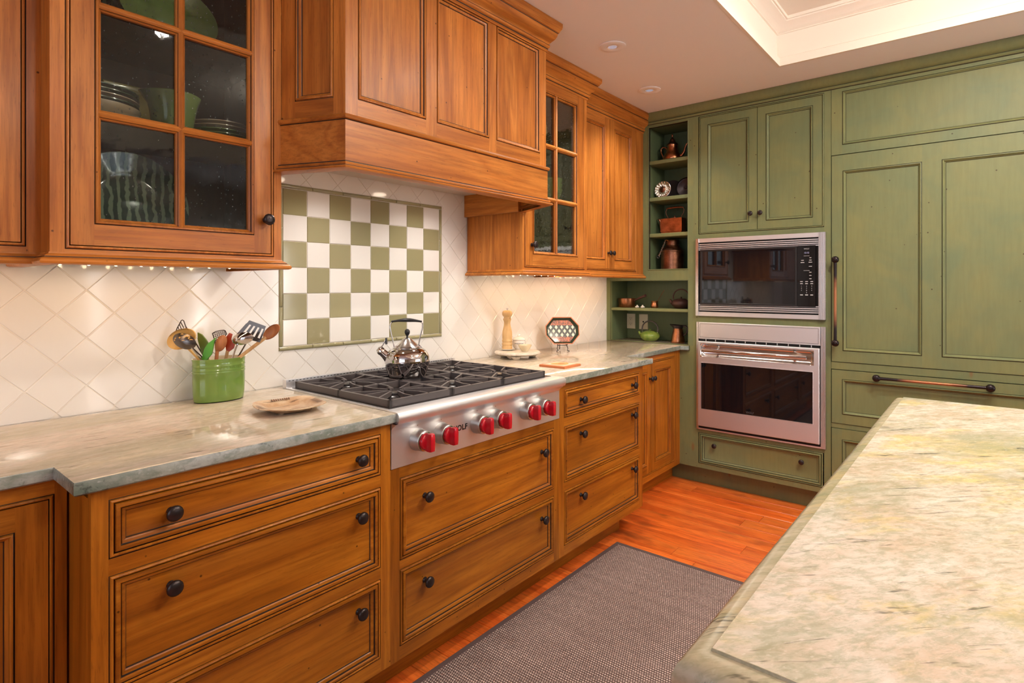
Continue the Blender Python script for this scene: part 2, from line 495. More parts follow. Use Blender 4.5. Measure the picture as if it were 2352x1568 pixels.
# ---- backsplash tiles (children of the back wall)
MB().box(-1.0, GX + .28, 0.0020, 0.0099, .90, 1.85).build('grout_bed', 'grout', wall_b)
PIT = 0.105; HD = PIT * math.sqrt(2) / 2; GR = 0.0018
OX, OZ = 0.374, 1.0005
PX0, PX1, PZ0, PZ1 = 1.1487, 2.0215, 1.0525, 1.7155     # checker panel
CABL, CABR = 0.953, 2.207
def clip(poly, ax, v, keep_less):
    out = []
    n = len(poly)
    for i in range(n):
        a, b = poly[i], poly[(i + 1) % n]
        ia = (a[ax] <= v) == keep_less or a[ax] == v; ib = (b[ax] <= v) == keep_less or b[ax] == v
        if ia: out.append(a)
        if ia != ib:
            t = (v - a[ax]) / (b[ax] - a[ax])
            out.append(tuple(a[k] + (b[k] - a[k]) * t for k in (0, 1)))
    return out
def rect_clip(poly, x0, x1, z0, z1):
    for ax, v, kl in ((0, x0, False), (0, x1, True), (1, z0, False), (1, z1, True)):
        if len(poly) < 3: return []
        poly = clip(poly, ax, v, kl)
    return poly if len(poly) >= 3 else []
def area(p):
    return 0.5 * abs(sum(p[i][0] * p[(i + 1) % len(p)][1] - p[(i + 1) % len(p)][0] * p[i][1] for i in range(len(p))))
e = HD - GR
full = MB()
b = 0.0016
dia = lambda r: [(0, -r), (r, 0), (0, r), (-r, 0)]
o, i_ = dia(e), dia(e - b * 1.4)
full.face([(p[0], 0, p[1]) for p in i_])
for k in range(4):
    a, c = k, (k + 1) % 4
    full.face([(o[a][0], b, o[a][1]), (o[c][0], b, o[c][1]), (i_[c][0], 0, i_[c][1]), (i_[a][0], 0, i_[a][1])])
    full.face([(o[a][0], .006, o[a][1]), (o[c][0], .006, o[c][1]), (o[c][0], b, o[c][1]), (o[a][0], b, o[a][1])])
full_me = full.mesh('tile', 'tile_white')
BOX = [(-0.62, GX, .914, 1.40), (CABL, CABR, 1.40, 1.83)]
g = 0.0012
for i in range(-14, 50):
    for j in range(-4, 14):
        if (i + j) % 2: continue
        cx, cz = OX + i * HD, OZ + HD + (j) * HD       # tile centres sit half a diagonal above the joints
        poly = [(cx + p[0], cz + p[1]) for p in dia(e)]
        pieces = []
        for bx in BOX:
            q = rect_clip(poly, *bx)
            if not q: continue
            for r_ in ((bx[0], PX0 - g, bx[2], bx[3]), (PX1 + g, bx[1], bx[2], bx[3]), (PX0 - g, PX1 + g, bx[2], PZ0 - g), (PX0 - g, PX1 + g, PZ1 + g, bx[3])):
                if r_[0] < r_[1] and r_[2] < r_[3]:
                    w = rect_clip(q, *r_)
                    if w and area(w) > 2e-5: pieces.append(w)
        tot = sum(area(w) for w in pieces)
        if tot < 1.5e-4: continue
        if tot > 0.999 * area(poly):
            link('tile', full_me, wall_b, (cx, 0, cz))
        else:
            mm = MB()
            for w in pieces: mm.slab(w, 0.0, 0.006)
            mm.build('tile', 'tile_white', wall_b)

# ---- checker panel
pan = thing('checkerboard_tile_panel', 'checkerboard panel of green and white tiles on the backsplash behind the cooktop', 'tile panel', (PX0, 0, PZ0))
bw = (PX1 - PX0 - 8 * PIT) / 2; bh = (PZ1 - PZ0 - 6 * PIT) / 2
sq = MB().ring(.0011, PIT - .0011, .0011, PIT - .0011, [(0, .006), (0, .0002), (.0014, -.0012)], fill=0)
sqw, sqg = sq.mesh('tile', 'tile_white'), sq.mesh('tile', 'tile_green')
for r_ in range(6):
    for c_ in range(8):
        gq = (r_ + c_) % 2 == 1          # bottom left is white, top left green
        link('green_tile' if gq else 'white_tile', sqg if gq else sqw, pan, (bw + c_ * PIT, 0, bh + r_ * PIT))
def liner(x0, x1, z0, z1):
    MB().ring(x0 + .0006, x1 - .0006, z0 + .0006, z1 - .0006, [(0, .006), (0, -.002), (.0025, -.005), (min(x1 - x0, z1 - z0) / 2 - .0015, -.006)], fill=0).build('border_tile', 'tile_green', pan)
TW, TH = PX1 - PX0, PZ1 - PZ0
for k in range(6):
    liner(TW * k / 6, TW * (k + 1) / 6, 0, bh - .001); liner(TW * k / 6, TW * (k + 1) / 6, TH - bh + .001, TH)
for k in range(4):
    q = (TH - 2 * bh) / 4
    liner(0, bw - .001, bh + q * k, bh + q * (k + 1)); liner(TW - bw + .001, TW, bh + q * k, bh + q * (k + 1))
MB().box(0, TW, .0016, .0095, 0, TH).build('grout_bed', 'grout', pan)
# ================================================================== CABINET KIT
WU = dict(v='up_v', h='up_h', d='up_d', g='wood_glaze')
WD = dict(v='wood_v', h='wood_h', d='wood_d', g='wood_glaze')
GN = dict(v='green', h='green', d='green', g='green_glaze')
kp = [(0, 0), (.0085, 0), (.0085, .002), (.0062, .004), (.0055, .010), (.0065, .014), (.0115, .0165), (.0152, .0195), (.0162, .0230), (.0150, .0265), (.0105, .0290), (.005, .0302), (0.0003, .0305)]
def knob_mesh(s, mat='bronze'):
    m = MB().lathe([(r * s, z * s) for r, z in kp], 20)
    m.v = [(x, -z, y) for x, y, z in m.v]
    return m.mesh('knob', mat, 50)
KNOB = knob_mesh(1.12)
KNOB_S = knob_mesh(0.95)
BEAD = [(0, 0), (.0008, .0022, 1), (.0022, .0015, 1), (.0034, -.0022), (.0056, -.0036), (.0078, -.0030), (.0092, -.0008), (.0095, .024, 1)]
BW = 0.0095
def bead_ring(m, x0, x1, z0, z1):
    m.ring(x0, x1, z0, z1, BEAD)

def drawer(par, x0, x1, z0, z1, K, knobs, knob=None, name='drawer'):
    """x0..z1 = outer line of the beaded opening"""
    i = BW + .0022
    m = MB().ring(x0 + i, x1 - i, z0 + i, z1 - i, [(0, .022, 1), (0, -.0005), (.0015, -.0040), (.0050, -.0056), (.0085, -.0048), (.0105, -.0018), (.0112, .0022, 1), (.0126, .0030, 1), (.0134, .0010),
                                                    (.0180, .0030), (.0215, .0066), (.0222, .0088, 1), (.0232, .0092, 1)], fill=0)
    d = m.build(name, [K['h'], K['g']], par)
    for kx, kz in knobs:
        link('knob', knob or KNOB, d, (kx, .0095, kz))
    return d

def door(par, x0, x1, z0, z1, K, st=.058, rl=.062, knobs=(), panels=None, name='door', knob=None, proud=-.0015, gap=.0018):
    """flat frame, moulded sticking, flat panel; panels = [(x0,x1,z0,z1)] sticking outer lines"""
    x0 += gap; x1 -= gap; z0 += gap; z1 -= gap
    if panels is None: panels = [(x0 + st, x1 - st, z0 + rl, z1 - rl)]
    m = MB()
    xs = [x0] + [v for p in panels for v in (p[0], p[1])] + [x1]
    for a, b_ in zip(xs[0::2], xs[1::2]):
        m.box(a, b_, proud, .021, z0, z1)
    for p in panels:
        m.ring(*p, [(0, proud), (.0009, .0022, 1), (.0024, .0016, 1), (.0036, -.0034 + proud), (.0064, -.0046 + proud), (.0090, -.0026 + proud), (.0104, .0014), (.0145, .0042), (.0160, .0070), (.0166, .0088, 1), (.0180, .0090, 1)])
    d = m.build(name, [K['v'], K['g']], par)
    for p in panels:
        MB().box(p[0], p[1], proud, .021, z0, p[2]).build('rail', K['h'], d)
        MB().box(p[0], p[1], proud, .021, p[3], z1).build('rail', K['h'], d)
        MB().box(p[0] + .0168, p[1] - .0168, .0090, .015, p[2] + .0168, p[3] - .0168).build('panel', K['v'], d)
    for kx, kz in knobs:
        link('knob', knob or KNOB_S, d, (kx, proud, kz))
    return d

def frame(par, W, z0, z1, openings, K, t=.022, x0=0.0):
    """face frame with beaded openings [(x0,x1,z0,z1)] that share their x range per column"""
    cols = sorted(set((o[0], o[1]) for o in openings))
    m = MB(); xs = [x0] + [v for c in cols for v in c] + [W]
    for a, b_ in zip(xs[0::2], xs[1::2]):
        m.box(a, b_, 0, t, z0, z1)
    for o in openings: bead_ring(m, *o)
    f = m.build('face_frame', [K['v'], K['g']], par)
    for c in cols:
        zs = sorted((o[2], o[3]) for o in openings if (o[0], o[1]) == c)
        edges = [z0] + [v for q in zs for v in q] + [z1]
        for a, b_ in zip(edges[0::2], edges[1::2]):
            if b_ - a > .002: MB().box(c[0], c[1], 0, t, a, b_).build('rail', K['h'], f)
    return f

def carcass(par, W, depth, z0, z1, K, t=.018, y0=.022, shelves=(), inner=None, closed=False, x0=0.0, name='carcass'):
    m = MB()
    if closed:
        m.box(x0, W, y0, depth, z0, z1)
        return m.build(name, [K['v']], par)
    o = m.box(x0, x0 + t, y0, depth, z0, z1).build('side_panel', [K['v']], par)
    MB().box(W - t, W, y0, depth, z0, z1).build('side_panel', [K['v']], par)
    i = MB()
    i.box(x0 + t, W - t, depth - .008, depth, z0, z1, 0).box(x0 + t, W - t, y0, depth - .008, z0, z0 + t).box(x0 + t, W - t, y0, depth - .008, z1 - t, z1)
    i.box(x0 + t, x0 + t + .002, y0, depth - .008, z0 + t, z1 - t).box(W - t - .002, W - t, y0, depth - .008, z0 + t, z1 - t)
    i.build('lining', [inner or K['v']], par)
    for sz in shelves:
        MB().box(x0 + t + .002, W - t - .002, y0 + .012, depth - .008, sz - .018, sz).build('shelf', [inner or K['h']], par)
    return o

def seeded_glass():
    t = NT('seeded_glass')
    t.t.nodes.remove(t.b)
    v = t.coord((1, 1, .62))
    d1 = t.voro(v, 95)
    seed = t.ramp(d1, [(0.11, 1.0), (0.17, 0.0)])
    gate = t.ramp(t.noise(v, 14, 3, 0.6), [(0.42, 0.0), (0.52, 1.0)])
    seed = t.math('MULTIPLY', seed, gate)
    wob = t.math('ADD', t.noise(v, 14, 3, .6), t.math('MULTIPLY', seed, 1.4))
    bp = t.n('ShaderNodeBump'); bp.inputs['Strength'].default_value = .2; bp.inputs['Distance'].default_value = .004
    t.set(bp.inputs['Height'], wob)
    tr = t.n('ShaderNodeBsdfTransparent'); tr.inputs[0].default_value = (.86, .88, .86, 1)
    gl = t.n('ShaderNodeBsdfGlossy'); gl.inputs['Roughness'].default_value = .03; t.set(gl.inputs['Normal'], bp.outputs[0])
    di = t.n('ShaderNodeBsdfTranslucent'); di.inputs[0].default_value = (.8, .8, .78, 1)
    fr = t.n('ShaderNodeFresnel'); fr.inputs['IOR'].default_value = 1.5; t.set(fr.inputs['Normal'], bp.outputs[0])
    mx = t.n('ShaderNodeMixShader'); t.set(mx.inputs[0], t.math('MULTIPLY', fr.outputs[0], 0.6)); t.set(mx.inputs[1], tr.outputs[0]); t.set(mx.inputs[2], gl.outputs[0])
    m2 = t.n('ShaderNodeMixShader'); t.set(m2.inputs[0], t.math('MULTIPLY', seed, 0.5)); t.set(m2.inputs[1], mx.outputs[0]); t.set(m2.inputs[2], di.outputs[0])
    t.t.links.new(m2.outputs[0], t.out.inputs[0])
    return t.m
M['glass'] = seeded_glass()

def glass_door(par, x0, x1, z0, z1, gx0, gx1, gz, mx, K, knobs=(), name='glass_door'):
    """gz = horizontal lines [bottom, muntin..., top]; mx = vertical muntin centre"""
    gap = .0018; x0 += gap; x1 -= gap; z0 += gap; z1 -= gap; pr = -.0015
    m = MB().box(x0, gx0, pr, .021, z0, z1).box(gx1, x1, pr, .021, z0, z1)
    mw = .0085
    m.ring(gx0, gx1, gz[0], gz[-1], [(0, pr), (.0009, .002, 1), (.002, .0018, 1), (.0034, -.0052), (.007, -.006), (.0100, -.003), (.0108, .0015, 1), (.0145, .004), (.017, .010), (.017, .018)])
    mp = [(-mw - .004, .016), (-mw - .0035, .005), (-mw + .0005, .0015), (-mw + .001, -.001, 1), (-.0045, -.0035), (0, -.0052), (.0045, -.0035), (mw - .001, -.001), (mw - .0005, .0015, 1), (mw + .0035, .005), (mw + .004, .016)]
    rows = [[(mx + q[0], q[1], gz[0] + .008), (mx + q[0], q[1], gz[-1] - .008)] for q in mp]
    m.grid(rows, [(q[2] if len(q) > 2 else 0) for q in mp[1:]])
    d = m.build(name, [K['v'], K['g']], par)
    for z in gz[1:-1]:
        mm = MB(); rows = [[(gx0 + .008, q[1], z - q[0]), (gx1 - .008, q[1], z - q[0])] for q in mp]
        mm.grid(rows, [(q[2] if len(q) > 2 else 0) for q in mp[1:]]); mm.build('muntin', [K['h'], K['g']], d)
    MB().box(gx0, gx1, pr, .021, z0, gz[0]).build('rail', K['h'], d)
    MB().box(gx0, gx1, pr, .021, gz[-1], z1).build('rail', K['h'], d)
    for a, b_ in zip(gz[:-1], gz[1:]):
        for c, e_ in ((gx0 + .004, mx - .002), (mx + .002, gx1 - .004)):
            MB().box(c, e_, .0130, .0155, a + .002, b_ - .002).build('pane', 'glass', d)
    for kx, kz in knobs: link('knob', KNOB, d, (kx, pr, kz))
    return d

CROWN = [(-.012, 2.372), (.004, 2.372), (.004, 2.377), (.008, 2.381), (.008, 2.386, 1), (.011, 2.388), (.015, 2.392), (.016, 2.398), (.012, 2.403, 1), (.013, 2.408), (.018, 2.414), (.026, 2.419), (.036, 2.427),
         (.043, 2.438), (.046, 2.450), (.047, 2.453, 1), (.052, 2.455), (.055, 2.462), (.062, 2.470), (.064, 2.480), (.064, CEIL - .001), (-.012, CEIL - .001)]
RAILP = [(-.012, 1.394), (.002, 1.394), (.003, 1.390), (.010, 1.386), (.013, 1.383), (.013, 1.381, 1), (.017, 1.379), (.022, 1.375), (.024, 1.370), (.022, 1.365), (.016, 1.363), (-.012, 1.363)]
def crown(par, path, K=WU):
    MB().sweep(path, CROWN).build('crown_moulding', [K['h'], K['g']], par)
def light_rail(par, path, K=WU):
    MB().sweep(path, RAILP).build('light_rail', [K['h'], K['g']], par)

# ================================================================== BASE CABINETS
BF = -0.72; RF = -0.56            # bumped-out and recessed face planes
ZB, ZT = 0.129, 0.884
def base(name, label, x0, x1, yf, zb=ZB):
    t = thing(name, label, 'cabinet', (x0, yf, 0))
    carcass(t, x1 - x0, -yf - .005, zb, ZT - .02, WD, closed=True)
    return t
TOE = -0.616
def toe(t, x0, x1, yf, ty, zb, K=WD):
    MB().box(x0, x1, ty - yf, ty - yf + .02, 0, zb).build('toe_kick', K['h'], t)

t = base('base_cabinet', 'recessed wooden base cabinet with a tall door below the end of the left countertop', -.60, .355, RF)
frame(t, .950, ZB, ZT, [(.52, .928, .165, .850)], WD)
door(t, .5295, .9185, .1745, .8405, WD, st=.056, rl=.052)
toe(t, 0, .955, RF, -.47, ZB)

def stack(name, label, x0, x1, dx0, dx1, rows, kfr):
    t = base(name, label, x0, x1, BF)
    ops = [(dx0 - x0, dx1 - x0, a, b_) for a, b_ in rows]
    frame(t, x1 - x0, ZB, ZT if name != 'cooktop_cabinet' else .7365, ops, WD)
    w = dx1 - dx0
    for (a, b_), kz in zip(rows, kfr):
        drawer(t, dx0 - x0, dx1 - x0, a, b_, WD, [(dx0 - x0 + w * q[0], q[1]) for q in kz])
    toe(t, 0 if x0 > 1 else .02, (x1 - x0) if x1 < 2.5 else (2.754 - x0), BF, TOE, ZB)
    return t
kn = lambda z, a=.175, b_=.895: [(a, z), (b_, z)]
stack('drawer_cabinet', 'three-drawer wooden base cabinet below the green utensil crock', .355, 1.128, .386, 1.091, [(.171, .414), (.448, .695), (.731, .857)], [kn(.343), kn(.626), kn(.795)])
stack('cooktop_cabinet', 'wide two-drawer wooden base cabinet directly under the steel cooktop', 1.128, 2.040, 1.165, 2.000, [(.171, .413), (.442, .703)], [kn(.335, .135, .91), kn(.615, .135, .91)])
stack('drawer_cabinet', 'three-drawer wooden base cabinet below the terracotta tile coaster', 2.040, 2.818, 2.076, 2.782, [(.171, .412), (.448, .692), (.732, .857)], [kn(.352, .21, .905), kn(.634, .21, .905), kn(.790, .21, .905)])
t = base('base_cabinet', 'two-door recessed wooden base cabinet next to the green oven tower', 2.818, GX, RF, .122)
frame(t, GX - 2.818, .122, ZT, [(2.895 - 2.818, 3.583 - 2.818, .160, .850)], WD)
door(t, .0865, .4230, .1695, .8405, WD, st=.050, rl=.050, knobs=[(.404, .745)])
door(t, .4230, .7555, .1695, .8405, WD, st=.050, rl=.050, knobs=[(.443, .745)])
toe(t, -.06, GX - 2.818 + .1, RF, -.471, .122)

# ================================================================== UPPER CABINETS
UF, GF = -0.295, -0.382
UB = 1.385; UT = CEIL - .03
# far left, plain door
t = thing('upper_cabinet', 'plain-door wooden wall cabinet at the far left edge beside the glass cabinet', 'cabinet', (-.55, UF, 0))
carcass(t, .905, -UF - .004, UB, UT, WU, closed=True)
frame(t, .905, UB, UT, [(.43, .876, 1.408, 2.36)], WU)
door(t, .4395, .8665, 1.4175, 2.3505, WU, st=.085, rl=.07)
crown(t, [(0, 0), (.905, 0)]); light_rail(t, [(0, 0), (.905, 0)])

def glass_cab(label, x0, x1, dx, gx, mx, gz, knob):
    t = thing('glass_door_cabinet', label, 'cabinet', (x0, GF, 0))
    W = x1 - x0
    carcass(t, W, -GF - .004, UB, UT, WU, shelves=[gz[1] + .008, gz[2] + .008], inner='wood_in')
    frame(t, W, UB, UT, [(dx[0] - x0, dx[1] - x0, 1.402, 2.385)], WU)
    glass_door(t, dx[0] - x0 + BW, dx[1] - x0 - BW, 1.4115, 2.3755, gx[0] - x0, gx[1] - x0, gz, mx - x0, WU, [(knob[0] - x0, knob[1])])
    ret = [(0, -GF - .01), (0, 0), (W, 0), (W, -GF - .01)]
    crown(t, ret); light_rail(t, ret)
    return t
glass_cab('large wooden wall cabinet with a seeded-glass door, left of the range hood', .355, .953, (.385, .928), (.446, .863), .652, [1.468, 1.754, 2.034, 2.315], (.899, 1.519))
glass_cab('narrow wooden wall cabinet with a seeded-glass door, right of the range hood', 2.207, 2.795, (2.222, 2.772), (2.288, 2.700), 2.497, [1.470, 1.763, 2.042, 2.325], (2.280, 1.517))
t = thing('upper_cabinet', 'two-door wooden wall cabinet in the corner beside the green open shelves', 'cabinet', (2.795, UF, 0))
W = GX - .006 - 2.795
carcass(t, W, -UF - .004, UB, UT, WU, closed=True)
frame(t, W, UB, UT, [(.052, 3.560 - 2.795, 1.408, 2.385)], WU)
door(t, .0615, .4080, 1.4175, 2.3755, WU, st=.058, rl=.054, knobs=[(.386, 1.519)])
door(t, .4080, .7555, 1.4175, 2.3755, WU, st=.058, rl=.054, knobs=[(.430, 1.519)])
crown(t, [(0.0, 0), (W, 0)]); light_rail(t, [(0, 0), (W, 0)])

# ================================================================== RANGE HOOD
HOOD = [(.953, -.384), (1.044, -.605), (2.100, -.605), (2.207, -.384)]
hd = thing('range_hood', 'wooden panelled range hood with canted sides above the cooktop', 'range hood', (0, 0, 0))
def wallbox(face, z0, z1, panels, K=WU, rails=True):
    """a panelled face between plan points a->b (outward to the right)"""
    a, b_ = Vector(face[0]), Vector(face[1]); L = (b_ - a).length; d = (b_ - a) / L
    ang = math.atan2(d.y, d.x)
    xs = [0] + [v for p in panels for v in p[:2]] + [L]
    m = MB()
    for p, q in zip(xs[0::2], xs[1::2]): m.box(p, q, 0, .02, z0, z1)
    for p in panels:
        m.ring(*p, [(0, 0), (.0009, .003, 1), (.0024, .0024, 1), (.0040, -.0030), (.0070, -.0042), (.0100, -.002), (.0112, .0022, 1), (.0160, .0040), (.0185, .0075), (.0195, .0095, 1), (.021, .0098, 1)])
    f = m.build('panel_frame', [K['v'], K['g']], hd, (a.x, a.y, 0), (0, 0, ang))
    for p in panels:
        MB().box(p[0], p[1], 0, .02, z0, p[2]).build('rail', K['h'], f)
        MB().box(p[0], p[1], 0, .02, p[3], z1).build('rail', K['h'], f)
        MB().box(p[0] + .02, p[1] - .02, .0098, .018, p[2] + .02, p[3] - .02).build('panel', K['v'], f)
def side_grain(m):
    for k, f_ in enumerate(m.f):
        cx_ = sum(m.v[i][0] for i in f_) / len(f_)
        if (cx_ < 1.040 or cx_ > 2.106) and m.m[k] == 0: m.m[k] = 2
    return m
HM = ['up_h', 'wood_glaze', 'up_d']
HZ0, HZ1 = 1.80, CEIL - .02
pz = (1.903, 2.372)
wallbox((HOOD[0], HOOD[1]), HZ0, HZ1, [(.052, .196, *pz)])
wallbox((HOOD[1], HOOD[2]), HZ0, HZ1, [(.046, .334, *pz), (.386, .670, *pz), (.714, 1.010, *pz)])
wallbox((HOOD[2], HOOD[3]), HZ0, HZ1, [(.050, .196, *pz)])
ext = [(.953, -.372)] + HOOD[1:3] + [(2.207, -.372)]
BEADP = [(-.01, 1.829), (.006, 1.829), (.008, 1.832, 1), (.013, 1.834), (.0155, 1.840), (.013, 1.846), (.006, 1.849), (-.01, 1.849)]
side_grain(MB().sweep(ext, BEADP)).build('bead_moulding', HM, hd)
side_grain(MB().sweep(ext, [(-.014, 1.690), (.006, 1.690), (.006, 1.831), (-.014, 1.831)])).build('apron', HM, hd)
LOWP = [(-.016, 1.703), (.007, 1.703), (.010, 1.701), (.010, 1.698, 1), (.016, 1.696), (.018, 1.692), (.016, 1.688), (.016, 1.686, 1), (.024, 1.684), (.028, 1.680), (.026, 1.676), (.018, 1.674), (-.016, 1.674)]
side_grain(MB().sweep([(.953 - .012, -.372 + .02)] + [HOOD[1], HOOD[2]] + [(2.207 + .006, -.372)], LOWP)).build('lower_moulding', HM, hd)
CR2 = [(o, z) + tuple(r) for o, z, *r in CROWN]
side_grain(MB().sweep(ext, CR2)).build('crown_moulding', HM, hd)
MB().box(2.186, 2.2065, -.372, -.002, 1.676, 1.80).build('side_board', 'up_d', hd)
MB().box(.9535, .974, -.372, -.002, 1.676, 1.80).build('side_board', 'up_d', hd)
M['liner'] = plain('hood_liner_paint', (.62, .56, .50), .4)
MB().prism([(.975, -.001), (.975, -.38), (1.06, -.585), (2.085, -.585), (2.185, -.38), (2.185, -.001)], 1.79, 1.80).build('liner', 'liner', hd)
M['bulb'] = NT('lamp_glow').p(Base_Color=(1, 1, 1), Emission_Color=(1.0, .82, .62), Emission_Strength=14.0)
for xx in (1.30, 1.86):
    MB().lathe([(0.0001, 0), (.022, 0), (.030, .001), (.032, .004), (.032, .008)], 24).build('lamp', ['bulb'], hd, (xx, -.30, 1.781))
    spot_lamp('hood_light', hd, (xx, -.30, 1.775), 9, (1.0, .93, .84), 150, .8, .03)
# ================================================================== GREEN WALL   (local x runs to the right = world -y, local y runs into the wall = world +x)
GR_ = R(-90)
def gthing(name, label, cat, y0):
    return thing(name, label, cat, (GX, y0, 0), GR_)
GT = 2.430
# open corner shelves
t = gthing('open_shelf_unit', 'green open corner shelving beside the oven tower, holding copper pots', 'shelves', 0.0)
f = MB()
f.box(.284, .329, 0, .022, 1.420, GT).box(.621, .652, 0, .022, .9145, GT).box(0.0, .030, 0, .022, .9145, 1.351)
bead_ring(f, .329 - .003, .621 + .003, 1.420 - .003, 2.412 + .003)
f = f.build('face_frame', ['green', 'green_glaze'], t)
MB().box(.0, .621, 0, .022, 1.351, 1.420).build('rail', 'green', f)
MB().box(.329, .621, 0, .022, 2.412, GT).build('rail', 'green', f)
MB().ring(.030, .621, .9140, 1.351, [(0, 0), (.001, .002, 1), (.004, .0005), (.005, .022)]).build('bead', ['green', 'green_glaze'], f)
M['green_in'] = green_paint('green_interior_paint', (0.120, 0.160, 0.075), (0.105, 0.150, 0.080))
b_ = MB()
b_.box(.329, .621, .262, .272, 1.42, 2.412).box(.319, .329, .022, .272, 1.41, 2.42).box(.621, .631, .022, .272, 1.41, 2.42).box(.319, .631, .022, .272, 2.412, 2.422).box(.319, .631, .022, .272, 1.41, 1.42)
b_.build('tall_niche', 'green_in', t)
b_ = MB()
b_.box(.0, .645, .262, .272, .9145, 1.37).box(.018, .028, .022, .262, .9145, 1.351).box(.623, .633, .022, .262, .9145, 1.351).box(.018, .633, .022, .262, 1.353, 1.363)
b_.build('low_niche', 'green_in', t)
for z in (2.178, 1.923, 1.673):
    MB().ring(.3295, .6205, z - .026, z, [(0, .245), (0, .018), (.003, .0145), (.006, .014)], fill=0).build('shelf', 'green', t)
MB().ring(.0285, .6225, 1.134, 1.154, [(0, .245), (0, .012), (.003, .0085), (.006, .008)], fill=0).build('shelf', 'green', t)

# oven tower
t = gthing('oven_tower_cabinet', 'tall green cabinet tower built around the microwave and wall oven', 'cabinet', -.652)
Wt = 1.461 - .652
o = lambda y: -y - .652
m = MB()
m.box(0, o(-.688), 0, .022, .122, GT).box(o(-1.426), Wt, 0, .022, .122, GT)
UPO = (o(-.691), o(-1.427), 1.648, 2.417); DRO = (o(-.690), o(-1.422), .152, .352)
bead_ring(m, *UPO); bead_ring(m, *DRO)
m.box(-.092, 0, 0, .022, .122, .883).box(-.0230, 0, 0, .022, .883, .9145)                  # filler beside the wooden cabinet
f = m.build('face_frame', ['green', 'green_glaze'], t)
for a, c in ((.122, .152), (.352, .392), (1.058, 1.134), (1.604, 1.648), (2.417, GT)):
    MB().box(o(-.688), o(-1.426), 0, .022, a, c).build('rail', 'green', f)
mid = (UPO[0] + UPO[1]) / 2
door(t, UPO[0] + BW, mid, UPO[2] + BW, UPO[3] - BW, GN, st=.048, rl=.048, knobs=[(o(-1.022), 1.757)])
door(t, mid, UPO[1] - BW, UPO[2] + BW, UPO[3] - BW, GN, st=.048, rl=.048, knobs=[(o(-1.080), 1.757)])
drawer(t, *DRO, GN, [(o(-.794), .281), (o(-1.308), .279)], KNOB_S)
m = MB().box(0, .015, .022, .58, .122, GT).box(Wt - .015, Wt, .022, .58, .122, GT).box(.015, Wt - .015, .57, .58, .122, GT)
m.box(.015, Wt - .015, .022, .57, 1.07, 1.12).box(.015, Wt - .015, .022, .57, 1.61, 1.64).box(.015, Wt - .015, .022, .57, .36, .38)
m.build('carcass', 'green', t)
MB().box(-.18, Wt, .080, .10, 0, .122).build('toe_kick', 'green', t)

# panelled refrigerator
t = gthing('panelled_refrigerator', 'tall built-in refrigerator faced with green panels to the right of the oven', 'refrigerator', -1.463)
o = lambda y: -y - 1.463
Wf = 2.392 - 1.463
MB().box(0, Wf, .024, .58, .10, GT).build('carcass', 'void', t)
MB().box(0, Wf, .080, .10, 0, .122).build('toe_kick', 'green', t)
m = MB()
P = lambda *q: [(0, 0), (.0009, .0028, 1), (.0024, .0022, 1), (.0036, -.0034), (.0064, -.0046), (.0090, -.0026), (.0104, .0014), (.0145, .0042), (.0160, .0070), (.0166, .0088, 1), (.0180, .0090, 1)]
def slab_front(name, x0, x1, z0, z1, panels, y=0.0):
    m = MB()
    zs = panels[0]
    xs = [x0] + [v for p in panels for v in p[:2]] + [x1]
    for a, c in zip(xs[0::2], xs[1::2]): m.box(a, c, 0, .022, z0, z1)
    for p in panels: m.ring(*p, P())
    d = m.build(name, ['green', 'green_glaze'], t, (0, y, 0))
    for p in panels:
        MB().box(p[0], p[1], 0, .022, z0, p[2]).build('rail', 'green', d)
        MB().box(p[0], p[1], 0, .022, p[3], z1).build('rail', 'green', d)
        MB().box(p[0] + .0168, p[1] - .0168, .009, .016, p[2] + .0168, p[3] - .0168).build('panel', 'green', d)
    return d
g = .0025
slab_front('top_panel', 0, Wf, 2.052, GT, [(o(-1.517), Wf - .054, 2.104, 2.406)])
dr = slab_front('door', g, Wf - g, .883, 2.047, [(o(-1.520), o(-1.884), .945, 1.958), (o(-1.966), o(-2.330), .945, 1.958)], -.004)
MB().box(0, Wf, 0, .022, .840, .8795).build('rail', 'green', t)
d1 = slab_front('drawer', g, Wf - g, .536, .836, [(o(-1.517), Wf - .054, .588, .786)], -.004)
MB().box(0, Wf, 0, .022, .508, .533).build('rail', 'green', t)
d2 = slab_front('drawer', g, Wf - g, .125, .505, [(o(-1.517), Wf - .054, .178, .447)], -.004)
def worn_bronze():
    t = NT('worn_bronze_handle')
    v = t.coord((1, 1, 1), False)
    ln = t.n('ShaderNodeVectorMath', operation='LENGTH'); t.set(ln.inputs[0], v)
    n = t.math('ADD', ln.outputs['Value'], t.math('MULTIPLY', t.noise(v, 25, 3), .05))
    c = t.ramp(n, [(0.10, (.42, .17, .08)), (0.18, (.030, .022, .024))])
    return t.p(Base_Color=c, Roughness=.3, Metallic=.75)
M['bronze_worn'] = worn_bronze()
def bar_handle(par, c, L, vertical):
    h = MB()
    n = 14
    def P3(s, q): return (0, q, s) if vertical else (s, q, 0)
    h.tube([P3(-L / 2 + L * k / n, -.038) for k in range(n + 1)], [.0085 - .0012 * sin(pi * k / n) for k in range(n + 1)], 12)
    for s in (-1, 1):
        st = len(h.v)
        h.lathe([(.012, 0), (.012, .004), (.009, .012), (.010, .022), (.0165, .030), (.0195, .040), (.0165, .049), (.008, .0535), (.0003, .054)], 18)
        h.v[st:] = [(x + (0 if vertical else s * L / 2), -z, y + (s * L / 2 if vertical else 0)) for x, y, z in h.v[st:]]
    h.build('handle', 'bronze_worn', par, c, sharp=60)
bar_handle(dr, (o(-1.490), 0, 1.224), .468, True)
bar_handle(d1, (o(-1.922), 0, .813), .472, False)
bar_handle(d2, (o(-1.922), 0, .480), .472, False)
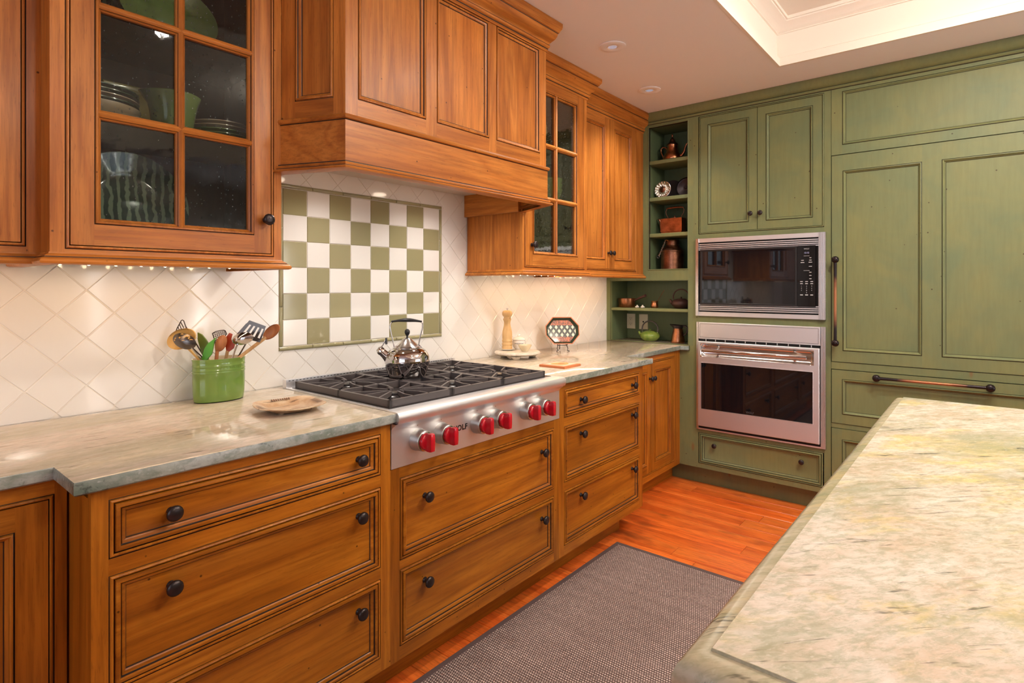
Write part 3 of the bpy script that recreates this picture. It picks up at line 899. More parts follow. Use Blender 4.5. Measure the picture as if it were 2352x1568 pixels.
t = gthing('end_panel', 'plain green end panel beyond the refrigerator', 'panel', -2.394)
MB().box(0, .5, 0, .022, .0, GT).box(0, .02, .022, .58, 0, GT).build('board', 'green', t)
# crown over the whole green wall
GC = [(-.012, 2.424), (.003, 2.424), (.005, 2.428, 1), (.011, 2.431), (.014, 2.436), (.011, 2.441), (.011, 2.444, 1), (.019, 2.446), (.030, 2.452), (.042, 2.465), (.050, 2.482), (.054, CEIL - .001), (-.012, CEIL - .001)]
gp = [(3.67, -.291), (3.67, -2.9)]
struct(MB().sweep(gp, GC).build('trim_2', ['green', 'green_glaze']))

# ---- microwave
t = gthing('built_in_microwave', 'black glass microwave in a steel louvred trim above the wall oven', 'microwave', -.677)
Wm = .760; z0, z1 = 1.1165, 1.6185
m = MB()
m.box(0, .018, -.020, .01, z0, z1, 1).box(Wm - .036, Wm, -.020, .01, z0, z1, 1)
m.box(.018, Wm - .036, -.012, .01, z1 - .026, z1).box(.018, Wm - .036, -.012, .01, z0, z0 + .026)
for k in range(1, 3): m.box(Wm - .036 + .012 * k - .001, Wm - .036 + .012 * k + .001, -.0215, -.02, z0, z1, 1)
m.build('trim_frame', ['steel', 'steel_v'], t)
for s, zz in ((1, z1 - .026), (-1, z0 + .026)):
    for k in range(4):
        a = zz - s * (.0125 + .0115 * k)
        MB().box(.020, Wm - .038, -.010, .004, a - .0030, a + .0030).build('louvre', 'steel', t)
MB().box(.018, Wm - .036, .004, .02, z0 + .02, z1 - .02).build('vent_backing', 'void', t)
MB().box(.026, Wm - .150, -.010, .3, 1.188, 1.546).build('door_glass', 'black_glass', t)
MB().ring(.026, Wm - .150, 1.188, 1.546, [(0, -.010), (.001, -.013), (.012, -.0135), (.014, -.0105)]).build('door_rim', 'black', t)
cp = MB().box(Wm - .149, Wm - .052, -.012, .3, 1.188, 1.546).box(Wm - .050, Wm - .036, -.008, .3, 1.188, 1.546).build('control_panel', 'black_glass', t)
RX = (R(90), 0, 0)
lettering('logo', 'WOLF', .010, 'print', cp, (Wm - .100, -.0125, 1.526), RX, extrude=.0001)
M['display'] = NT('clock_digits').p(Base_Color=(.2, .2, .25), Emission_Color=(.55, .5, .8), Emission_Strength=.5)
lettering('clock', '12:12', .012, 'display', cp, (Wm - .100, -.0125, 1.503), RX, extrude=.0001)
def bar(x, z, w, h=.0022):
    MB().box(x - w / 2, x + w / 2, -.0126, -.0119, z - h / 2, z + h / 2).build('key_mark', 'print', cp)
cx = Wm - .100
bar(cx, 1.485, .030, .0016); bar(cx, 1.400, .032, .0016)
for x, z, w in ((-.022, 1.460, .014), (-.022, 1.447, .020), (.020, 1.474, .010), (.020, 1.460, .013), (.020, 1.448, .019), (.020, 1.424, .016), (.020, 1.390, .012), (.020, 1.371, .012), (.020, 1.352, .012)): bar(cx + x, z, w, .0035)
for r_, z in enumerate((1.336, 1.324)):
    for x in (-.027, 0, .027): bar(cx + x, z, .014, .004)
for r_, row in enumerate(('123', '456', '789', ' 0 ')):
    for x, ch in zip((-.027, 0, .027), row):
        if ch.strip(): lettering('key_digit', ch, .009, 'print', cp, (cx + x, -.0125, 1.309 - .0125 * r_), RX, extrude=.0001)
for x in (-.027, 0, .027): bar(cx + x, 1.258, .015, .005)

# ---- wall oven
t = gthing('wall_oven', 'stainless steel wall oven with a bar handle under the microwave', 'oven', -.679)
Wo = .757; z0, z1 = .377, 1.0755
m = MB().box(0, .013, -.010, .01, z0, z1, 1).box(Wo - .025, Wo, -.012, .01, z0, z1, 1).box(.013, Wo - .025, -.010, .01, z0, .386)
m.build('trim_frame', ['steel', 'steel_v'], t)
MB().box(.013, Wo - .025, -.004, .5, .386, 1.07).build('cavity', 'void', t)
m = MB().ring(.016, Wo - .027, .968, 1.0745, [(0, .0), (0, -.014), (.002, -.016), (.009, -.016), (.0092, -.013, 1), (.0105, -.013, 1), (.0107, -.016)], fill=0)
m.build('control_panel', ['steel', 'void'], t)
for k in range(11):
    MB().box(.06 + k * .062, .064 + k * .062, -.008, -.003, .954, .966).build('vent_fin', 'steel', t)
# door: frame with window and a pressed-in handle recess
dx0, dx1, dz0, dz1 = .018, Wo - .029, .404, .952
wx0, wx1, wz0, wz1 = .037, .698, .513, .818
hx0, hx1, hz0, hz1 = .034, .701, .853, .940
m = MB(); y = -.034
m.ring(dx0, dx1, dz0, dz1, [(0, .0), (0, y + .003), (.003, y)])
e0 = .003
def q(x0, x1, z0_, z1_): m.face([(x0, y, z0_), (x1, y, z0_), (x1, y, z1_), (x0, y, z1_)])
q(dx0 + e0, dx1 - e0, dz0 + e0, wz0); q(dx0 + e0, wx0, wz0, wz1); q(wx1, dx1 - e0, wz0, wz1); q(dx0 + e0, dx1 - e0, wz1, hz0)
q(dx0 + e0, hx0, hz0, hz1); q(hx1, dx1 - e0, hz0, hz1); q(dx0 + e0, dx1 - e0, hz1, dz1 - e0)
m.ring(wx0, wx1, wz0, wz1, [(0, y), (.001, y - .0015), (.0035, y - .0015), (.004, y + .004)])
d = m.build('door', 'steel', t)
def rr(x0, x1, z0_, z1_, r, n=6):
    out = []
    for cx_, cz_, a in ((x1 - r, z0_ + r, -90), (x1 - r, z1_ - r, 0), (x0 + r, z1_ - r, 90), (x0 + r, z0_ + r, 180)):
        out += [(cx_ + r * cos(R(a + 90 * k / n)), cz_ + r * sin(R(a + 90 * k / n))) for k in range(n + 1)]
    return out
m = MB(); rows = []
for ins, yy in ((0, y - .0005), (.002, y + .001), (.006, y + .008), (.010, y + .018), (.018, y + .024)):
    rows.append([(a, yy, b2) for a, b2 in rr(hx0 + ins, hx1 - ins, hz0 + ins, hz1 - ins, .020 - ins * .5)])
m.grid(rows, 0, False, True); m.face(rows[-1])
# corner fillers of the rounded recess
for cx_, cz_, sx_, sz_ in ((hx1, hz0, -1, 1), (hx1, hz1, -1, -1), (hx0, hz1, 1, -1), (hx0, hz0, 1, 1)):
    a0 = {(-1, 1): -90, (-1, -1): 0, (1, -1): 90, (1, 1): 180}[(sx_, sz_)]
    cc = (cx_ + sx_ * .020, cz_ + sz_ * .020)
    pts = [(cc[0] + .020 * cos(R(a0 + 90 * k / 6)), cc[1] + .020 * sin(R(a0 + 90 * k / 6))) for k in range(7)]
    for k in range(6): m.face([(cx_, y - .0005, cz_), (pts[k][0], y - .0005, pts[k][1]), (pts[k + 1][0], y - .0005, pts[k + 1][1])])
m.build('handle_recess', 'bright_steel', d)
m = MB().tube([(.053 + .614 * k / 6, y - .022, .897) for k in range(7)], .0105, 16)
m.build('handle', 'chrome', d)
for x in (.135, .585): MB().tube([(x, y + .024, .897), (x, y - .015, .897)], .008, 12).build('handle_post', 'chrome', d)
gl = MB().box(wx0 + .002, wx1 - .002, y + .003, y + .012, wz0 + .002, wz1 - .002).build('window_glass', 'black_glass', d)
M['faint'] = plain('faint_print', (.10, .10, .105), .4)
lettering('logo', 'WOLF', .017, 'faint', gl, (.345, y + .0026, .531), RX, extrude=.0001)
MB().box(.02, Wo - .03, -.012, -.004, .388, .402).build('lower_vent', 'void', t)
# ================================================================== COUNTERTOPS
def bevel_slab(poly, z0, z1, b=.0035):
    """CCW plan polygon -> eased-edge slab; top/bottom material 0, edge material 1"""
    m = MB()
    bm = bmesh.new()
    vs = [bm.verts.new((p[0], p[1], z1)) for p in poly]
    f = bm.faces.new(vs)
    n = len(poly)
    def inset(d):
        out = []
        for i in range(n):
            a, c, e2 = Vector(poly[i - 1]), Vector(poly[i]), Vector(poly[(i + 1) % n])
            d0, d1 = (c - a).normalized(), (e2 - c).normalized()
            n0, n1 = Vector((-d0.y, d0.x)), Vector((-d1.y, d1.x))
            mv = n0 + n1; mv = mv / max(mv.dot(n0), .3)
            out.append(c + mv * d)
        return out
    bm.free()
    i1 = inset(b)
    rows = [[(p.x, p.y, z1) for p in i1], [(p.x, p.y, z1 - b * .3) for p in inset(b * .3)], [(p[0], p[1], z1 - b) for p in poly], [(p[0], p[1], z0 + b) for p in poly], [(p.x, p.y, z0) for p in i1]]
    m.face(rows[0], 0); m.face(rows[-1][::-1], 1)
    m.grid(rows[::-1], [1, 1, 1, 0], False, True)
    return m
CT0, CT1 = .884, .914
t = bevel_slab([(-.62, -.002), (-.62, -.578), (.322, -.578), (.322, -.738), (1.1385, -.738), (1.1385, -.046), (2.044, -.046), (2.044, -.002)], CT0, CT1)
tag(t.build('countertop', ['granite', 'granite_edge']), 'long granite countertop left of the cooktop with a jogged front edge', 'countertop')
t = bevel_slab([(2.0455, -.002), (2.0455, -.738), (2.905, -.738), (2.905, -.578), (3.640, -.578), (3.655, -.628), (3.668, -.628), (3.668, -.6205), (3.930, -.6205), (3.930, -.002)], CT0, CT1)
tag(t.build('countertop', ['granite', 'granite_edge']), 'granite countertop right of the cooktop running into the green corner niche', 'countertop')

# ================================================================== COOKTOP
ck = thing('gas_cooktop', 'six-burner stainless steel gas cooktop with red knobs and black iron grates', 'cooktop', (1.140, 0, 0))
CW = .904; CZt = .917
m = MB()
m.box(0, CW, -.70, -.046, .886, CZt)
m.build('burner_tray', 'steel', ck)
prof = [(-.70, .917), (-.735, .917), (-.745, .915), (-.750, .909), (-.751, .900), (-.7505, .890), (-.746, .881), (-.738, .874), (-.730, .869), (-.7235, .862), (-.7225, .855), (-.7225, .738), (-.700, .737)]
m = MB()
rows = [[(-.003, y, z), (CW + .003, y, z)] for y, z in prof[:7]]
m.grid(rows, 0); m.face([r[0] for r in rows] + [(-.003, -.70, .881)]); m.face([r[1] for r in rows] + [(CW + .003, -.70, .881)]); m.face([rows[-1][0], rows[-1][1], (CW + .003, -.70, .881), (-.003, -.70, .881)])
m.build('front_ledge', 'steel', ck)
m = MB(); px0, px1 = -.010, .897
rows = [[(px0, y, z), (px1, y, z)] for y, z in prof[6:]]
m.grid(rows, 0); m.face([r[0] for r in rows] + [(px0, -.70, .881)]); m.face([r[1] for r in rows] + [(px1, -.70, .881)])
cpn = m.build('control_panel', 'steel', ck)
lettering('logo', 'WOLF', .0265, 'print_black', cpn, (1.428 - 1.140, -.7228, .811), RX, extrude=.0003, bold=.0009, space=1.1)
# back guard with perforations
m = MB().box(0, CW, -.072, -.046, CZt, .947)
bg = m.build('back_guard', 'steel', ck)
mm = MB().box(0, .0070, -.0725, -.0685, 0, .0024).mesh('vent_slot', 'void')
for k in range(58): link('vent_slot', mm, bg, (.010 + k * .0153, 0, .9415))
# knobs
M['satin'] = plain('satin_bezel', (.50, .49, .47), .36, 1.0)
kn_b = MB().lathe([(.036, 0), (.036, .004), (.0340, .014), (.0330, .034), (.0320, .0365), (.0305, .0375), (.0290, .038), (.0001, .038)], 28)
kn_b.v = [(x, -z, y) for x, y, z in kn_b.v]; kn_b = kn_b.mesh('bezel', 'satin', 50)
kr = MB().lathe([(.0265, 0), (.0265, .008), (.0252, .011), (.021, .013), (.0001, .0135)], 28)
kr.v = [(x, -z, y) for x, y, z in kr.v]
st = len(kr.v)
gp_ = [(-.0085, -.0285), (.0085, -.0285), (.0108, -.014), (.0112, .014), (.0085, .0285), (-.0085, .0285), (-.0112, .014), (-.0108, -.014)]
rows = [[(a * s, -yy, c * s2) for a, c in gp_] for s, s2, yy in ((1.15, .92, .010), (1.0, 1.0, .016), (1.0, 1.0, .030), (.82, .95, .036), (.5, .85, .0375))]
kr.grid(rows, 0, False, True); kr.face(rows[-1])
kr = kr.mesh('grip', 'red', 45)
ringm = MB().lathe([(.0285, 0), (.0308, .0005), (.0308, .002), (.0285, .0025)], 28); ringm.v = [(x, -z, y) for x, y, z in ringm.v]; ringm = ringm.mesh('knob_ring', 'chrome')
for kx in (1.237, 1.341, 1.519, 1.620, 1.799, 1.900):
    kb = link('knob', kn_b, ck, (kx - 1.140, -.7225, .811))
    link('knob_ring', ringm, kb, (0, -.0370, 0)); link('grip', kr, kb, (0, -.0380, 0))
    MB().box(-.0012, .0012, -.7232, -.7225, -.0012, .0012).build('index_mark', 'print_black', cpn, (kx - 1.140, 0, .811 + .046))
# burners and grates
GX0, GX1, GY0, GY1, GZ = 1.162, 2.002, -.672, -.098, .942
gw = (GX1 - GX0) / 3
bh_ = MB().lathe([(.062, 0), (.062, .004), (.050, .006), (.044, .012), (.036, .012), (.036, .016), (.030, .019), (.0001, .020)], 28).mesh('burner', 'burner')
def bar_box(m, p0, p1, w, z0, z1):
    a, c = Vector(p0), Vector(p1); d = (c - a).normalized(); n = Vector((-d.y, d.x)) * w / 2
    P = [a - n, c - n, c + n, a + n]
    m.prism([(p.x, p.y) for p in P], z0, z1)
def grate():
    m = MB(); w, L = gw - .002, GY1 - GY0
    t_ = .011
    zb, zt = GZ - .027, GZ
    for q in (((0, t_ / 2), (w, t_ / 2)), ((0, L - t_ / 2), (w, L - t_ / 2)), ((t_ / 2, 0), (t_ / 2, L)), ((w - t_ / 2, 0), (w - t_ / 2, L)), ((0, L / 2), (w, L / 2))):
        bar_box(m, q[0], q[1], t_, zb + .004, zt)
    for x in (.006, w - .006):
        for y in (.006, L / 2, L - .006): m.box(x - .006, x + .006, y - .006, y + .006, CZt, zb + .004)
    for cy in (L * .25, L * .75):
        cx_ = w / 2
        hy = L / 4
        ri = .022
        # slanted fingers to the corners region and straight fingers
        for sx_ in (-1, 1):
            for sy_ in (-1, 1):
                e_ = (cx_ + sx_ * (w / 2 - t_), cy + sy_ * hy * .52)
                bar_box(m, (cx_ + sx_ * ri * 1.3, cy + sy_ * ri * .55), e_, .007, zt - .016, zt)
                k_ = (cx_ + sx_ * w * .27, cy + sy_ * hy * .97)
                bar_box(m, (cx_ + sx_ * ri * .55, cy + sy_ * ri * 1.4), (cx_ + sx_ * w * .12, cy + sy_ * hy * .62), .007, zt - .016, zt)
                bar_box(m, (cx_ + sx_ * w * .12, cy + sy_ * hy * .62), (cx_ + sx_ * w * .12, cy + sy_ * hy * .98), .007, zt - .016, zt)
            bar_box(m, (cx_ + sx_ * ri * 1.2, cy), (cx_ + sx_ * (w / 2 - t_), cy), .007, zt - .016, zt)
        for sy_ in (-1, 1):
            bar_box(m, (cx_, cy + sy_ * ri * 1.2), (cx_, cy + sy_ * ri * 1.9), .009, zt - .022, zt + .002)
    return m.mesh('grate', 'iron', 30)
gm = grate()
for k in range(3):
    link('grate', gm, ck, (GX0 - 1.140 + gw * k + .001, GY0, 0))
    for fy in (.25, .75): link('burner', bh_, ck, (GX0 - 1.140 + gw * (k + .5), GY0 + (GY1 - GY0) * fy, CZt))
MB().box(.014, CW - .014, -.684, -.09, CZt - .001, CZt + .0015).build('drip_pan', 'burner', ck)

# ================================================================== ISLAND
isl = thing('kitchen_island', 'kitchen island with a pale yellow-green granite top in the front corner', 'island', (0, 0, 0))
IX0, IX1, IY0, IY1 = .622, 2.462, -3.10, -1.918
EP = [(0.0006, .9137), (0.0012, .9105), (.0035, .9098), (.012, .9088), (.021, .9055), (.0285, .8990), (.0325, .889), (.033, .880), (.030, .872), (.022, .868), (.020, .862), (-.02, .862)]
m = MB(); m.face([(IX0, IY0, .914), (IX1, IY0, .914), (IX1, IY1, .914), (IX0, IY1, .914)], 0)
m.sweep([(IX0, IY0), (IX1, IY0), (IX1, IY1), (IX0, IY1)], [(0, .914)] + EP, 1, True)
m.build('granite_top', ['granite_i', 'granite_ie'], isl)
m = MB().box(IX0 + .06, IX1 - .06, IY0 + .06, IY1 - .06, .10, .863)
m.build('body', 'green', isl)
for k in range(3):
    w = (IX1 - IX0 - .16) / 3; x0 = IX0 + .08 + k * w
    # panels on the cooktop side (face +y) built looking from +y
    mm = MB().ring(0, w - .03, .14, .82, [(0, 0), (0, -.018), (.05, -.018), (.052, -.012), (.066, -.006), (.068, -.004)], fill=0)
    mm.build('side_panel', ['green'], isl, (x0 + w - .015, IY1 - .0605, 0), (0, 0, pi))
MB().box(IX0 + .10, IX1 - .10, IY0 + .10, IY1 - .10, 0, .10).build('toe_kick', 'green', isl)

# ================================================================== RUG
def rug_mat():
    t = NT('woven_sisal')
    tc = t.n('ShaderNodeTexCoord'); sep = t.n('ShaderNodeSeparateXYZ'); t.set(sep.inputs[0], tc.outputs['Object'])
    px, py = .0110, .0085
    row = t.math('FLOOR', t.math('DIVIDE', sep.outputs[0], px))
    yy = t.math('ADD', sep.outputs[1], t.math('MULTIPLY', t.math('MODULO', row, 2.0), py / 2))
    fx = t.math('ABSOLUTE', t.math('SINE', t.math('MULTIPLY', sep.outputs[0], pi / px)))
    fy = t.math('ABSOLUTE', t.math('SINE', t.math('MULTIPLY', yy, pi / py)))
    h = t.math('MULTIPLY', fx, fy)
    v = t.coord((1, 1, 1), False)
    cell = t.noise(v, 160, 2, .6)
    c = t.ramp(h, [(0.10, (.075, .042, .038)), (0.36, (.42, .285, .250)), (0.90, (.88, .70, .63))])
    c = t.mix(t.ramp(cell, [(0.35, .5), (.6, 0)]), c, (.11, .065, .055))
    c = t.mix(t.ramp(t.noise(t.coord((6, .3, 1), False), 4, 3), [(.35, .25), (.65, 0)]), c, (.13, .08, .068))
    t.bump(h, 1.0, .004)
    return t.p(Base_Color=c, Roughness=.85)
M['rug'] = rug_mat()
M['binding'] = plain('rug_binding', (.10, .065, .062), .8)
rg = thing('runner_rug', 'brown woven runner rug with a dark binding in front of the cabinets', 'rug', (.25, -1.52, 0))
RW, RH = 2.585 - .25, 1.52 - .695
m = MB(); m.box(.022, RW - .022, .022, RH - .022, .0005, .0095); m.build('woven_field', 'rug', rg)
bp_ = [(0, .0004), (0, .007), (-.003, .0102), (-.020, .0108), (-.0235, .0094)]
MB().sweep([(0, 0), (RW, 0), (RW, RH), (0, RH)], bp_, 0, True).build('binding', 'binding', rg)
# ================================================================== THINGS ON THE COUNTER
Z = .9142
def cer(name, col, rough=.12, var=None):
    t = NT(name)
    if var:
        c = t.mix(t.ramp(t.noise(t.coord((1, 1, 1)), 9, 3), [(.35, 0.0), (.65, 1.0)]), col, var)
    else: c = col
    return t.p(Base_Color=c, Roughness=rough, Coat_Weight=.5, Coat_Roughness=.06)
M['crock'] = cer('green_stoneware', (.150, .270, .050), .13, (.19, .28, .06))
M['cream'] = cer('cream_glaze', (.72, .60, .40), .25)
def light_wood(name, d, l):
    t = NT(name)
    n = t.noise(t.coord((1, 1, .12)), 60, 4, .6)
    return t.p(Base_Color=t.ramp(n, [(.3, d), (.65, l)]), Roughness=.45)
M['beech'] = light_wood('beech_wood', (.50, .27, .105), (.70, .44, .20))
M['cherry'] = light_wood('cherry_spoon_wood', (.30, .095, .030), (.45, .17, .06))
M['yellow_si'] = plain('yellow_silicone', (.70, .42, .13), .45)
M['lime_si'] = plain('bright_green_silicone', (.10, .38, .03), .35)
M['olive_si'] = plain('olive_silicone', (.13, .19, .035), .4)
M['red_si'] = plain('red_silicone', (.42, .055, .018), .4)
M['dark_steel'] = plain('smoked_steel', (.16, .14, .13), .28, 1.0)
M['brown_wire'] = plain('brown_wire', (.07, .045, .035), .4, .5)

CA, CB, CH = .0860, .0560, .1475
CX, CY = .880, -.096
cr = thing('utensil_crock', 'oval green stoneware crock full of cooking utensils on the left counter', 'crock', (CX, CY, Z))
# outer wall with the ribbed band near the rim
prof = [(.0, .0), (.86, .0), (.935, .002), (.955, .006), (.985, .030), (1.0, .070), (1.0, .098), (1.012, .0995), (1.012, .102), (1.0, .1035), (1.0, .106), (1.012, .1075), (1.012, .110), (1.0, .1115), (1.0, .1205), (1.012, .122), (1.012, .1245), (1.0, .126), (1.004, .138), (1.02, .1455), (1.018, CH),
        (.985, CH), (.975, .1445), (.965, .135), (.955, .03), (.90, .010), (.0, .009)]
def oval(prof, A, B, seg=56):
    return [[(A * r * cos(2 * pi * k / seg), (B + A * (r - 1)) * sin(2 * pi * k / seg) if r > .5 else B * r * sin(2 * pi * k / seg), z) for k in range(seg)] for r, z in prof]
m = MB().grid(oval(prof, CA, CB), [0] * 20 + [1] * 2 + [1] * 4, False, True)
body = m.build('body', ['crock', 'cream'], cr, sharp=50)
MB().lathe([(0.001, -.0001), (.9 * CA, -.0001), (.93 * CA, .0012), (.94 * CA, .0025)], 40, sy=CB / CA * .98).build('foot', 'void', cr)
me = text_mesh('LE CREUSET', .0115, .0006, .0001, 'CENTER', 1.12)
vs = []
for v_ in me.vertices:      # wrap the raised lettering round the front of the oval
    a = R(-90) + v_.co.x / .072 + R(14)
    vs.append((CA * 1.0 * cos(a) * (1 + v_.co.z * 10), CB * 1.0 * sin(a) * (1 + v_.co.z * 14), .116 + v_.co.y))
for v_, c in zip(me.vertices, vs): v_.co = c
me.materials.clear(); me.materials.append(M['crock'])
link('raised_lettering', me, body)

# utensils: local frame square to the line of sight; sx, sz in crop pixels of the photo study -> metres
def ut(name, label, cat='utensil'):
    return thing(name, label, cat, (CX, CY, Z), ARIGHT, 'utensils in the green crock')
K_ = .000212
def U(cx, cy, y=0.0): return ((cx - 850) * K_, y, CH + (715 - cy) * K_)
def handle(par, p0, p1, r, mat, name='handle', flat=.6):
    a, c = Vector(p0), Vector(p1)
    MB().tube([a.lerp(c, k / 6) for k in range(7)], r, 10, flat=flat).build(name, mat, par)
def blade(poly_px, y, th, mat, par, name, tilt=0.0, holes=(), dome=0.0):
    """outline in crop pixels; optional round-ended slots are cut by building the sheet from a grid"""
    pts = [U(*p, y) for p in poly_px]
    cx_ = sum(p[0] for p in pts) / len(pts); cz_ = sum(p[2] for p in pts) / len(pts)
    m = MB(); n = len(pts)
    for s, yo in ((1, 0), (-1, th)):
        rows = []
        for q in (1.0, .8, .55, .25):
            rows.append([(cx_ + (p[0] - cx_) * q, y + yo + dome * (1 - q * q) + (p[2] - cz_) * q * tilt, cz_ + (p[2] - cz_) * q) for p in pts])
        m.grid(rows[::s], 0, False, True); m.face(rows[-1])
        edge = rows[0] if s == 1 else edge
        last = rows[0]
    m.grid([edge, last], 0, False, True)
    return m.build(name, mat, par, sharp=60)
def ell(cx, cy, a, b_, rot, n=28):
    return [(cx + a * cos(2 * pi * k / n) * cos(R(rot)) - b_ * sin(2 * pi * k / n) * sin(R(rot)), cy + a * cos(2 * pi * k / n) * sin(R(rot)) + b_ * sin(2 * pi * k / n) * cos(R(rot))) for k in range(n)]

t = ut('wooden_spoon', 'wooden spoon leaning furthest right out of the green crock')
blade(ell(1640, 310, 165, 88, -43), .030, .010, 'cherry', t, 'bowl', 0, dome=.008)
handle(t, U(1545, 400, .034), U(690, 1100, -.01), .0062, 'beech', flat=1)
t = ut('slotted_turner', 'dark steel slotted turner rising at the back of the green crock')
# turner head: five strips left between four slots, plus top and bottom bands
def tq(u_, v_): # u across (0..1), v up (0..1) on the head quad
    A_, B_, C_, D_ = (1060, 370), (1470, 480), (1575, 215), (1290, 112)
    return ((1 - u_) * (1 - v_) * A_[0] + u_ * (1 - v_) * B_[0] + u_ * v_ * C_[0] + (1 - u_) * v_ * D_[0], (1 - u_) * (1 - v_) * A_[1] + u_ * (1 - v_) * B_[1] + u_ * v_ * C_[1] + (1 - u_) * v_ * D_[1])
m = MB()
def strip(u0, u1, v0, v1):
    q = [U(*tq(u0, v0), .022), U(*tq(u1, v0), .022), U(*tq(u1, v1), .022), U(*tq(u0, v1), .022)]
    m.face(q); m.face([(p[0], p[1] + .0015, p[2]) for p in q][::-1])
cuts = [0, .17, .27, .39, .49, .61, .71, .83, .93, 1.0]
strip(0.02, .98, .80, 1); strip(0, 1, 0, .22)
for k in range(0, 9, 2): strip(cuts[k], cuts[k + 1], .22, .80)
m.build('slotted_head', 'dark_steel', t)
handle(t, U(1270, 440, .024), U(880, 1150, .01), .0070, 'dark_steel', flat=.35)
t = ut('serving_spoon', 'shiny steel serving spoon facing forward at the front of the green crock')
blade(ell(1275, 400, 175, 100, -12), -.020, .002, 'chrome', t, 'bowl', 0, dome=-.014)
handle(t, U(1190, 500, -.020), U(960, 1050, -.010), .0068, 'chrome', flat=.3)
t = ut('wooden_spoon', 'reddish wooden spoon with a broad bowl at the middle of the crock')
blade(ell(955, 470, 140, 80, -68), -.036, .008, 'cherry', t, 'bowl', 0, dome=-.008)
handle(t, U(905, 590, -.036), U(850, 1000, -.030), .0060, 'cherry', flat=1)
t = ut('red_spatula', 'red silicone spatula tucked behind the wooden spoon in the crock')
blade([(1000, 640), (960, 420), (1040, 310), (1085, 330), (1060, 410), (1125, 500), (1110, 560)], -.012, .006, 'red_si', t, 'head')
handle(t, U(1010, 600, -.010), U(900, 1050, .0), .0055, 'beech', flat=1)
t = ut('green_spatula', 'bright green silicone spatula standing at the front of the crock')
blade([(668, 745), (712, 560), (770, 470), (900, 370), (870, 430), (850, 560), (830, 640), (740, 745)], -.044, .006, 'lime_si', t, 'head')
handle(t, U(710, 730, -.041), U(800, 1100, -.01), .0060, 'lime_si', flat=.7)
t = ut('olive_spatula', 'olive green silicone spatula leaning behind the star-cut spoon')
blade([(640, 650), (575, 420), (572, 295), (640, 330), (705, 410), (755, 490), (690, 620)], -.030, .006, 'olive_si', t, 'head')
handle(t, U(665, 600, -.026), U(830, 1100, .0), .0060, 'olive_si', flat=.7)
t = ut('yellow_spoon', 'large yellow silicone spoon leaning furthest left out of the crock')
blade(ell(405, 385, 235, 155, -22), -.066, .006, 'yellow_si', t, 'bowl', 0, dome=.012)
handle(t, U(460, 480, -.062), U(820, 1080, .01), .0062, 'yellow_si', flat=.8)
t = ut('slotted_spoon', 'steel straining spoon with star and moon cut-outs in the crock')
sp = blade(ell(490, 415, 190, 120, 20), -.078, .0015, 'dark_steel', t, 'bowl', 0, dome=-.012)
M['hole'] = M['yellow_si']
for q, (hx, hy) in enumerate(((320, 320), (410, 310), (300, 395), (390, 350), (480, 330), (455, 405), (530, 360), (560, 395), (310, 365), (515, 345))):
    st_ = []
    if q % 2 == 0 or q == 3:
        for k in range(8): 
            r_ = 26 if k % 2 == 0 else 9
            st_.append((hx + r_ * cos(k * pi / 4), hy + r_ * .8 * sin(k * pi / 4)))
    else:
        st_ = [(hx + 26 * cos(a), hy + 17 * sin(a)) for a in [R(200 + 14 * k) for k in range(11)]] + [(hx + 22 * cos(a), hy + 8 * sin(a) + 3) for a in [R(340 - 14 * k) for k in range(11)]]
    p3 = [U(a + 55, c, -.0845) for a, c in st_]
    dd = [(p[0], -.078 - .0135 * max(0, 1 - (((p[0] - U(490, 0)[0]) / (190 * K_)) ** 2 + ((p[2] - U(0, 415)[2]) / (130 * K_)) ** 2)) - .0012, p[2]) for p in p3]
    MB().face(dd).build('cut_out', 'hole', sp)
handle(t, U(595, 515, -.078), U(860, 1080, -.01), .0068, 'chrome', flat=.3)
t = ut('masher', 'dark wire masher with parallel rods at the far back left of the crock')
m = MB().tube([U(265, 280, -.046), U(290, 215, -.046), U(350, 105, -.046), U(372, 88, -.046), U(392, 100, -.046), U(428, 200, -.046)], .0017, 8)
for a, c in (((302, 200), (325, 260)), ((325, 160), (358, 240)), ((346, 125), (392, 215))): m.tube([U(*a, -.046), U(*c, -.046)], .0014, 6)
m.tube([U(265, 280, -.046), U(560, 700, .0), U(760, 1080, .01)], .0022, 8)
m.tube([U(428, 200, -.046), U(600, 700, .0), U(780, 1080, .01)], .0022, 8)
m.build('wire_head', 'brown_wire', t)
t = ut('wire_skimmer', 'flat wire mesh skimmer behind the green spatulas in the crock')
m = MB()
outl = [(690, 330), (740, 300), (820, 280), (880, 275), (905, 288), (925, 340), (880, 400), (760, 450), (725, 440)]
m.tube([U(*p, .020) for p in outl + outl[:1]], .0016, 6)
for k in range(7):
    a = k / 6
    m.tube([U(700 + 190 * a, 345 - 62 * a, .020), U(735 + 170 * a, 445 - 60 * a, .020)], .0010, 5)
for k in range(5):
    a = k / 4
    m.tube([U(700 + 40 * a, 330 + 110 * a, .021), U(895 + 25 * a, 285 + 65 * a, .021)], .0010, 5)
m.tube([U(730, 445, .020), U(820, 1080, .01)], .0024, 8)
m.build('mesh_head', 'brown_wire', t)

